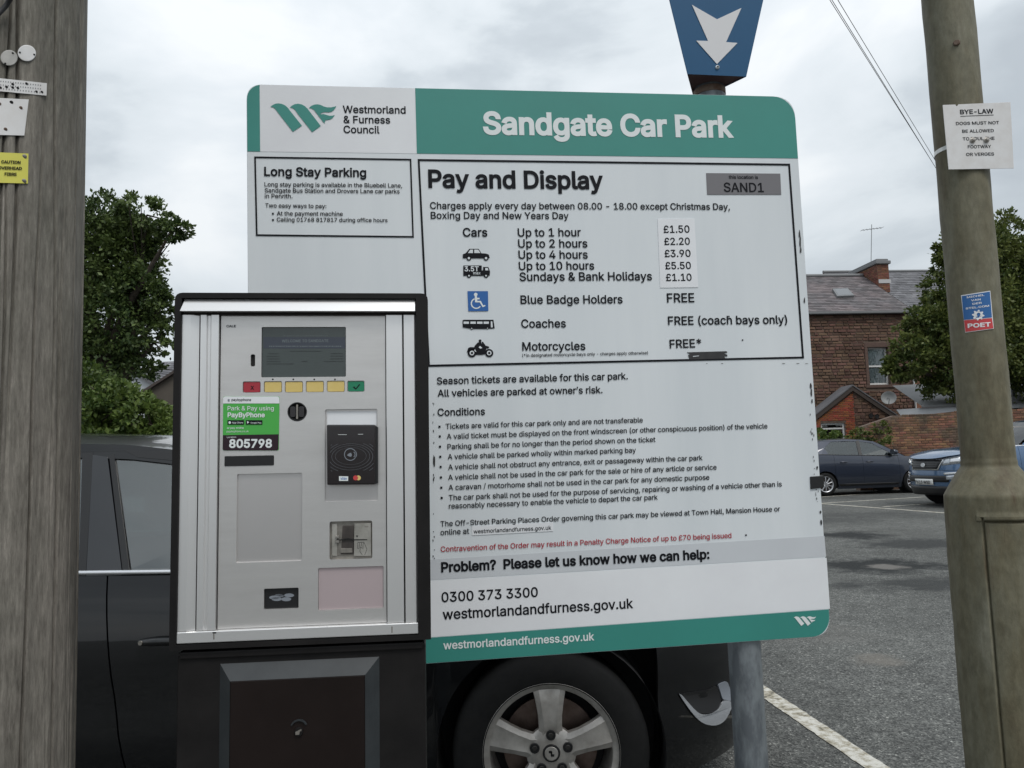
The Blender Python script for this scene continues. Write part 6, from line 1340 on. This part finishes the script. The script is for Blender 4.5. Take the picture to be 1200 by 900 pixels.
# pale mortar patches
# rear range with grey slates
H2 = Frame(at(1030, 372, 38.5), euler(.085, 0, 0)); H2.base = Vector((H2.O.x, H2.O.y, gz(38.5)))
h2 = tag(H2.empty('slate_roofed_house'), 'house further back with a long grey slate roof, right of the chimney', 'house')
b0, b1 = H2(1010, 372).x, H2(1330, 350).x; ez = H2(1060, 372).z; r2 = Frame(H2.O+H2.n*3.6, H2.R, H2.base)(1070, 318.5)
MB().box((b0, .1, 0), (b1, 7.1, ez)).build('wall', M['brick_wall'], h2)
og2 = Vector((b0, -.15, ez)); ev2 = Vector((0, 3.75, r2.z-ez)); L2 = ev2.length; ev2.normalize(); t2 = og2+ev2*L2; W2 = b1-b0
rf2 = MB().add([og2, og2+eu*W2, og2+eu*W2+ev2*L2, t2, t2+Vector((0, 3.75, -(r2.z-ez))), t2+eu*W2+Vector((0, 3.75, -(r2.z-ez)))], [(0, 1, 2, 3), (3, 2, 5, 4)]).build('roof', M['slate2'], h2)
s_ = slates(og2, eu, ev2, W2, L2, .32, .2, 6).build('slates', M['slate2'], rf2); s_['kind'] = 'stuff'
MB().tube([t2+Vector((0, 0, .04)), t2+eu*W2+Vector((0, 0, .04))], .08, 8).build('ridge', M['lead'], rf2)
for x in (b0, b1): MB().add([(x, .1, ez), (x, 7.1, ez), (x, 3.6, r2.z)], [(0, 1, 2)]).build('gable', M['mortar'], h2)

# gabled rear extension: orange brick on the left, stone on the right
ED = 31.4; E_ = Frame(at(998, 456, ED), euler(.085, 0, 0)); E_.base = Vector((E_.O.x, E_.O.y, gz(ED)))
ext = tag(E_.empty('brick_extension'), 'low gabled extension of orange brick with a white window, in front of the stone house', 'house')
ax, az = P2(E_, 998, 458); lx_, lz_ = P2(E_, 955, 480); rx_, rz2 = P2(E_, 1047, 491); rx_ = ax+(rx_-ax); lx2 = ax-(rx_-ax); lz2 = az-(az-rz2)
mx_ = P2(E_, 1002, 490)[0]; w0 = P2(E_, 962, 496); w1 = P2(E_, 991, 512); wn_ = (w0[0], w1[0], w1[1]-.35, w0[1])
gp = [(lx2, 0), (rx_, 0), (rx_, rz2), (ax, az), (lx2, lz2)]
ew = MB().prism(gp, 0, .3, [[(wn_[0], wn_[2]), (wn_[1], wn_[2]), (wn_[1], wn_[3]), (wn_[0], wn_[3])]]).build('wall', M['mortar'], ext)
def under(x, z): zz2 = az-(az-rz2)*abs(x-ax)/(rx_-ax); return z < zz2-.03
o = courses(None, lx2, mx_, .9, az, .22, .075, [(wn_[0]-.02, wn_[1]+.02, wn_[2], wn_[3]+.02)], (.006, .016), 21, clip=under).build('brickwork', M['brick'], ew); o['kind'] = 'stuff'
o = courses(None, mx_, rx_, .9, az, .32, .13, (), (.01, .04), 22, clip=under, gap=.02).build('stonework', M['stone'], ew); o['kind'] = 'stuff'
sash(E_, ext, wn_[0], wn_[1], wn_[2], wn_[3], .06, mid=False, curtain=False)
MB().box((wn_[0]+.08, .045, wn_[3]-.25), (wn_[1]-.08, .06, wn_[3]-.19)).build('top_light_bar', M['pvc'], ext)
for sx in (-1, 1):
    a, b = Vector((ax, 0, az)), Vector((ax+sx*(rx_-ax)*1.06, 0, az-(az-rz2)*1.06)); d_ = (b-a).normalized(); n_ = Vector((-d_.z, 0, d_.x))*(1 if sx < 0 else 1)
    if n_.z < 0: n_ = -n_
    V = [a+Vector((0, -.10, 0)), b+Vector((0, -.10, 0)), b+n_*.16+Vector((0, -.10, 0)), a+Vector((0, -.10, .19))]; V += [v+Vector((0, .09, 0)) for v in V]
    MB().add(V, [(0, 1, 2, 3), (3, 2, 6, 7), (0, 4, 5, 1), (1, 5, 6, 2)]).build('bargeboard', M['timber'], ext)
    V = [a+Vector((0, -.12, .19)), b+n_*.16+Vector((0, -.12, .0)), b+n_*.16+Vector((0, .8, .0)), a+Vector((0, .8, .19))]; V2 = [v+Vector((0, 0, .05)) for v in V]
    MB().add(V+V2, [(0, 1, 2, 3), (4, 5, 6, 7), (0, 1, 5, 4), (1, 2, 6, 5)]).build('roof', M['slate2'], ext)
for p in ((1020, 487), (1027, 488)):
    q = E_(*p); MB().lathe([(0, -.05), (.075, -.05), (.09, -.06), (.09, 0)], 18, 'y', (q.x, 0, q.z)).build('vent', M['inner'], ext)

# lean-to with white fascia, then the boundary wall
LD2 = 26.5; Lt = Frame(at(1050, 483, LD2), euler(.085, 0, 0)); Lt.base = Vector((Lt.O.x, Lt.O.y, gz(LD2)))
lt_ = tag(Lt.empty('lean_to'), 'low outbuilding with grey roof and white fascia behind the boundary wall', 'outbuilding')
q1, q2, q3, q4 = P2(Lt, 1050, 480), P2(Lt, 1130, 470.5), P2(Lt, 1130, 480), P2(Lt, 1057, 489); sl2 = (q2[1]-q1[1])/(q2[0]-q1[0]); xe = q1[0]+9
MB().prism([q1, (xe, q2[1]+.1), (xe, q3[1]+.1-.0), (q2[0], q3[1]-.02), q4], -.03, 0).build('fascia', M['render'], lt_)
MB().prism([(q1[0], 0), (xe, 0), (xe, q3[1]), (q1[0], q4[1])], .0, .2).build('wall', M['render'], lt_)
MB().add([(q1[0]+.8, -.15, q1[1]+.10), (xe, -.15, q2[1]+.12), (xe, 3.5, q2[1]+1.1), (q1[0]+2.0, 3.5, q1[1]+1.1), (q1[0]+.8, -.15, q1[1]+.03), (xe, -.15, q2[1]+.05)], [(0, 1, 2, 3), (4, 5, 1, 0)]).build('roof', M['lead'], lt_)
WDp = 24.0; Wf = Frame(at(1010, 500, WDp), euler(.085, 0, 0)); Wf.base = Vector((Wf.O.x, Wf.O.y, gz(WDp)))
bw_ = tag(Wf.empty('boundary_wall'), 'weathered brick boundary wall with moss and stains behind the parked cars', 'wall')
a0, a1, a2 = P2(Wf, 1003, 500), P2(Wf, 1048, 487), P2(Wf, 1127, 481); xe2 = a2[0]+6.5
ww = MB().prism([(a0[0], 0), (xe2, 0), (xe2, a2[1]), a1, (a0[0]+.2, a0[1])], 0, .25).build('wall', M['mortar'], bw_)
def undw(x, z): return z < (np.interp(x, [a0[0]+.2, a1[0], a2[0]+.01, xe2], [a0[1], a1[1], a2[1], a2[1]])-.02)
o = courses(None, a0[0], xe2, 0.0, max(a1[1], a2[1]), .225, .075, (), (.003, .018), 31, clip=undw).build('brickwork', M['brick_wall'], ww); o['kind'] = 'stuff'

# buildings beyond the left tree
LH = 24.0
g1 = Frame(at(187, 455, LH), euler(-.2, 0, 0)); g1.base = Vector((g1.O.x, g1.O.y, gz(LH)))
hL = tag(g1.empty('white_house'), 'white rendered house gable with a grey slate roof behind the left tree', 'house')
zb1 = Z(80, 380, .15556); pk = P2(g1, *zb1(440, 325)); rr1 = P2(g1, *zb1(665, 450)); s1_ = (pk[1]-rr1[1])/(rr1[0]-pk[0]); lw = 3.4
gwall = [(pk[0]-lw, 0), (rr1[0]+.6, 0), (rr1[0]+.6, rr1[1]-.6*s1_), pk, (pk[0]-lw, pk[1]-s1_*lw)]
MB().prism(gwall, 0, .3).build('wall', M['render'], hL)
ri = P2(g1, *zb1(560, 290)); zro = pk[1]
V = [(pk[0], -.12, pk[1]+.02), (rr1[0]+.75, -.12, rr1[1]-.75*s1_+.02), (rr1[0]+3.2, 5.5, rr1[1]-.75*s1_+.02), (pk[0]+2.4, 5.5, pk[1]+.02)]
rfl = MB().add([Vector(v) for v in V]+[Vector(v)-Vector((0, 0, .1)) for v in V], [(0, 1, 2, 3), (0, 4, 5, 1), (4, 7, 6, 5), (1, 5, 6, 2)]).build('roof', M['slate2'], hL)
e1, e2_ = (Vector(V[3])-Vector(V[0])), (Vector(V[0])-Vector(V[1])); o = slates(Vector(V[1]), e1.normalized(), e2_.normalized(), e1.length, e2_.length, .3, .2, 14).build('slates', M['slate2'], rfl); o['kind'] = 'stuff'
g2 = Frame(at(200, 440, 28), euler(-.1, 0, 0)); g2.base = Vector((g2.O.x, g2.O.y, gz(28)))
hM = tag(g2.empty('slate_roofed_house'), 'dark slate roofed house with a ridge behind the white gable, left of the ticket machine', 'house')
ra_, rb_ = P2(g2, *zb1(600, 262)), P2(g2, *zb1(1100, 240)); lo_ = P2(g2, *zb1(560, 330))
MB().prism([(ra_[0]-1, 0), (rb_[0]+2, 0), (rb_[0]+2, lo_[1]-.6), (ra_[0]-1, lo_[1]-.6)], .2, .6).build('wall', M['brownwall'], hM)
V = [Vector((ra_[0]-.9, -.1, lo_[1]-.9)), Vector((rb_[0]+2, -.1, lo_[1]-.9)), Vector((rb_[0]+2, 2.6, rb_[1]+.25)), Vector((ra_[0]-.2, 2.6, rb_[1]+.25))]
rfm = MB().add(V+[v-Vector((0, 0, .1)) for v in V], [(0, 1, 2, 3), (0, 4, 5, 1), (0, 3, 7, 4)]).build('roof', M['slate2'], hM)
o = slates(V[0], eu, (V[2]-V[1]).normalized(), (V[1]-V[0]).length, (V[2]-V[1]).length, .3, .2, 15).build('slates', M['slate2'], rfm); o['kind'] = 'stuff'
MB().box((ra_[0]+.1, 2.5, rb_[1]+.2), (rb_[0]+2, 2.8, rb_[1]+.42)).build('ridge', M['brownwall'], rfm)
g3_ = Frame(at(*zb1(590, 510), 19), euler(-.12, 0, 0)); g3_.base = Vector((g3_.O.x, g3_.O.y, gz(19)))
hB = tag(g3_.empty('brown_building'), 'brown rendered building with a sloping roof edge, just left of the ticket machine', 'building')
c1, c2 = P2(g3_, *zb1(590, 512)), P2(g3_, *zb1(800, 378)); s3 = (c2[1]-c1[1])/(c2[0]-c1[0]); xm_ = c1[0]+2.4
MB().prism([(c1[0], 0), (xm_*1+2.2, 0), (xm_+2.2, c1[1]), (xm_, c1[1]+s3*(xm_-c1[0])), c1], 0, .25).build('wall', M['brownwall'], hB)
a, b = Vector((c1[0]-.15, 0, c1[1]-.15*s3)), Vector((xm_, 0, c1[1]+s3*(xm_-c1[0])))
for p, q in ((a, b), (b, Vector((2*xm_-c1[0]+.15, 0, c1[1]-.15*s3)))):
    V = [p+Vector((0, -.1, 0)), q+Vector((0, -.1, 0)), q+Vector((0, 6, 0)), p+Vector((0, 6, 0))]; V += [v+Vector((0, 0, .07)) for v in V]; MB().add(V, [(0, 1, 2, 3), (4, 5, 6, 7), (0, 1, 5, 4), (0, 4, 7, 3)]).build('roof', M['timber'], hB)

# ================================================================== TREES, BUSHES
def leaves(blobs, n, size, seed, thin=1.0):
    """blobs: (centre, (rx, ry, rz), weight) -> small bent leaf blades spread through clustered sprays"""
    r = np.random.default_rng(seed); V = []; Fs = []; w = np.array([b[2] for b in blobs], float); w /= w.sum(); cnt = r.multinomial(n, w)
    for (c, rad, _), m in zip(blobs, cnt):
        ncl = max(6, m//48); u = r.normal(size=(ncl, 3)); u /= np.linalg.norm(u, axis=1)[:, None]; rr = r.uniform(.25, 1.0, ncl)**.45; cl = np.array(c)+u*rr[:, None]*np.array(rad)*(1+.12*r.normal(size=(ncl, 1)))
        k = r.integers(0, ncl, m); dirn = u[k]*.6+r.normal(size=(m, 3))*.5+np.array([0, 0, -.1]); p = cl[k]+r.normal(size=(m, 3))*np.minimum(np.array(rad)*.11, size*3.2)*np.array([1, 1, .7])+dirn*min(rad)*.06
        a = dirn/np.linalg.norm(dirn, axis=1)[:, None]; t = r.normal(size=(m, 3)); b = np.cross(a, t); b /= np.linalg.norm(b, axis=1)[:, None]; nrm = np.cross(a, b); s = size*r.uniform(.6, 1.35, m)[:, None]
        V.append(np.stack([p, p+a*s*.5+b*s*.30+nrm*s*.06, p+a*s, p+a*s*.5-b*s*.30+nrm*s*.06], 1))
    return np.concatenate(V).reshape(-1, 3)
def leafobj(name, V, mt, parent, base):
    n = len(V)//4; me = bpy.data.meshes.new(name); me.vertices.add(len(V)); me.vertices.foreach_set('co', (V-np.array(base)).ravel().astype(np.float32))
    me.loops.add(n*4); me.loops.foreach_set('vertex_index', np.arange(n*4, dtype=np.int32)); me.polygons.add(n); me.polygons.foreach_set('loop_start', np.arange(0, n*4, 4, dtype=np.int32)); me.polygons.foreach_set('loop_total', np.full(n, 4, dtype=np.int32))
    me.materials.append(mt); me.update(); me.validate(); o = bpy.data.objects.new(name, me); COL.objects.link(o)
    if parent: o.parent = parent
    return o
def tree(name, label, cat, base, blobs, n, size, mt, seed, trunk_r=.18, limbs=9, group=None):
    root = empty(name, base); tag(root, label, cat, group); b = Vector(base); r = random.Random(seed)
    V = leaves(blobs, n, size, seed); leafobj('crown', V, M[mt], root, base)
    zc = sum(bl[0][2] for bl in blobs)/len(blobs); cx = sum(bl[0][0] for bl in blobs)/len(blobs); cy = sum(bl[0][1] for bl in blobs)/len(blobs); fork = Vector((b.x*.5+cx*.5, b.y*.5+cy*.5, b.z+(zc-b.z)*.55))
    if trunk_r: MB().tube([Vector((0, 0, -.1)), (fork-b)*.5+Vector((.05, 0, 0)), fork-b], [trunk_r*1.25, trunk_r, trunk_r*.8], 12).build('trunk', M['bark'], root, smooth=60)
    for i, bl in enumerate(blobs[:limbs]):
        e_2 = Vector(bl[0]); s0 = fork if trunk_r else b; m_ = s0.lerp(e_2, .5)+Vector((r.uniform(-.2, .2), r.uniform(-.2, .2), .1)); g = MB().tube([s0-b, m_-b, e_2-b], [max(trunk_r*.5, .02), max(trunk_r*.3, .014), .012], 8)
        for k in range(5): q = Vector([bl[0][j]+bl[1][j]*r.uniform(-.85, .85) for j in range(3)]); g.tube([m_.lerp(e_2, r.uniform(.3, 1))-b, q-b], [.014, .005], 5)
        g.build('limb', M['bark'], root, smooth=60)
    return root
def blob(px, py, y, rpx, rpy, depth=None, w=None): c = at(px, py, y); k = y/F_PX; return (tuple(c), (rpx*k, depth or rpx*k, rpy*k), w or rpx*rpy)
TD = 11.0
lb_ = [blob(118, 262, TD, 38, 34), blob(95, 300, TD, 55, 55), blob(150, 300, TD, 38, 50), blob(172, 252, TD-.3, 30, 18, .4), blob(202, 270, TD-.3, 20, 14, .3, 260), blob(168, 345, TD, 32, 36), blob(130, 380, TD, 55, 50), blob(186, 362, TD, 14, 16, .3), blob(182, 400, TD, 20, 14, .4, 240), blob(110, 430, TD, 50, 45), blob(40, 330, TD+.5, 70, 100), blob(-20, 380, TD+.5, 60, 90), blob(160, 432, TD, 26, 14, .4, 260), blob(165, 285, TD, 24, 24), blob(192, 388, TD, 12, 9, .25, 80), blob(208, 268, TD-.3, 15, 7, .2, 90)]
tree('broadleaf_tree', 'large dark green broadleaf tree behind the wooden pole, leaning right over the rooftops', 'tree', (at(70, 500, TD).x, TD+.2, gz(TD)), lb_, 80000, .058, 'leaf_dark', 3, .2, 12)
bb = [blob(100, 455, 7.6, 30, 32), blob(135, 475, 7.4, 40, 26), blob(110, 500, 7.4, 50, 30), blob(165, 490, 7.3, 34, 22), blob(192, 502, 7.3, 20, 18), blob(215, 512, 7.3, 26, 20), blob(60, 480, 7.5, 45, 40), blob(-20, 490, 7.6, 60, 40), blob(120, 540, 7.3, 70, 40), blob(270, 520, 7.4, 50, 22), blob(200, 545, 7.3, 70, 34)]
tree('hedge_bush', 'bright green bush below the dark tree, seen over the roof of the black car', 'bush', (at(120, 560, 7.5).x, 7.5, gz(7.5)), bb, 45000, .052, 'leaf_mid', 5, .05, 8)
RD = 26.5
rb2 = [blob(1185, 272, RD, 22, 20), blob(1115, 305, RD, 20, 26), blob(1150, 300, RD, 40, 34), blob(1190, 330, RD, 34, 45), blob(1108, 345, RD, 26, 26), blob(1088, 375, RD-.3, 26, 20), blob(1072, 412, RD-.3, 27, 22), blob(1062, 430, RD-.4, 22, 18), blob(1105, 420, RD, 40, 36), blob(1150, 380, RD, 50, 60), blob(1195, 410, RD, 40, 45), blob(1120, 450, RD, 34, 20), blob(1093, 392, RD, 30, 30), blob(1230, 360, RD, 50, 80), blob(1048, 432, RD-.4, 12, 12), blob(1103, 288, RD, 11, 9), blob(1250, 430, RD, 60, 50)]
tree('broadleaf_tree', 'olive green broadleaf tree in front of the stone house, behind the lamp column', 'tree', (at(1152, 520, RD).x, RD+.2, gz(RD)), rb2, 74000, .13, 'leaf_right', 8, .2, 12)
tree('bush', 'small green bush under the white window of the orange extension', 'bush', (at(968, 540, 23.2).x, 23.2, gz(23.2)), [blob(966, 512, 23.2, 17, 9, .4), blob(980, 520, 23.2, 14, 9, .4), blob(950, 516, 23.2, 18, 12, .5), blob(968, 535, 23.2, 26, 14, .6)], 4500, .10, 'leaf_mid', 12, .03, 3)
tree('ivy', 'ivy and weeds growing at the left end of the brick boundary wall', 'ivy', (at(1020, 530, 23.6).x, 23.6, gz(23.6)), [blob(1018, 507, 23.78, 20, 6, .10), blob(1034, 499, 23.82, 12, 4, .08), blob(1005, 510, 23.75, 10, 7, .15), blob(1024, 518, 23.7, 24, 9, .15)], 1500, .075, 'leaf_right', 14, .02, 2)

# ================================================================== FAR POLE AND WIRES
FD = 27.8; f0, f1 = at(1177.5, 316, FD), at(1191.5, 470, FD); fx = (f0-f1).normalized(); ff = f1-fx*((f1.z-gz(FD))/fx.z)
fp = empty('telegraph_pole', ff); tag(fp, 'reddish brown telegraph pole in front of the trees, seen right of the lamp column', 'pole')
MB().tube([Vector((0, 0, 0)), f0-ff], [.16, .11], 12).build('pole', M['pole_far'], fp, smooth=60)
MB().box((f0.x-ff.x-.13, -.13, f0.z-ff.z-.25), (f0.x-ff.x+.13, .13, f0.z-ff.z+.05)).build('wire_block', M['tag_white'], fp, bevel=.02)
for k in range(7): p = f0.lerp(f1, .12+.13*k)-ff; MB().tube([p+Vector((-.16, -.13, 0)), p+Vector((.16, -.13, 0))], .012, 5).build('step', M['steel'], fp)
c_p = at(1193, 435, FD-.4)-ff; MB().box((c_p.x-.05, c_p.y, 1.2), (c_p.x+.05, c_p.y+.1, c_p.z)).build('cable_guard', M['pvc'], fp); c_p = at(1187, 442, FD-.4)-ff; MB().box((c_p.x-.06, c_p.y, 1.2), (c_p.x+.04, c_p.y+.08, c_p.z)).build('cable_guard', M['lead'], fp)
def wire(pa_, pb2, label, sag, rad=.010):
    n = 24; pts = [pa_.lerp(pb2, k/n)-Vector((0, 0, sag*4*(k/n)*(1-k/n))) for k in range(n+1)]; o = MB().tube([p-pa_ for p in pts], rad, 5).build('overhead_wire', M['cable']); o.location = pa_; tag(o, label, 'wire', 'overhead wires'); return o
for (xa_2, ya_2), (xb_2, yb_2), lb2 in (((971.5, 0), (1100.5, 206), 'overhead wire crossing the sky down to the lamp column, lowest of the three'), ((974, 0), (1101, 207), 'overhead wire crossing the sky, running close beside the lowest one'), ((981, 0), (1102, 201), 'overhead wire crossing the sky down to the lamp column, uppermost of the three')):
    # runs from the far pole's head to a point above and behind the viewer
    far = at(xb_2+(xb_2-xa_2)*.575, yb_2+(yb_2-ya_2)*.555, FD); nearp = at(xa_2-(xb_2-xa_2)*.9, ya_2-(yb_2-ya_2)*.9, 9.0)
    wire(far, nearp, lb2, 0.0, .0055)
far = at(204, 401, 30); wire(at(-60, 392, 22), far, 'thin overhead wire running behind the left tree', .0, .010)
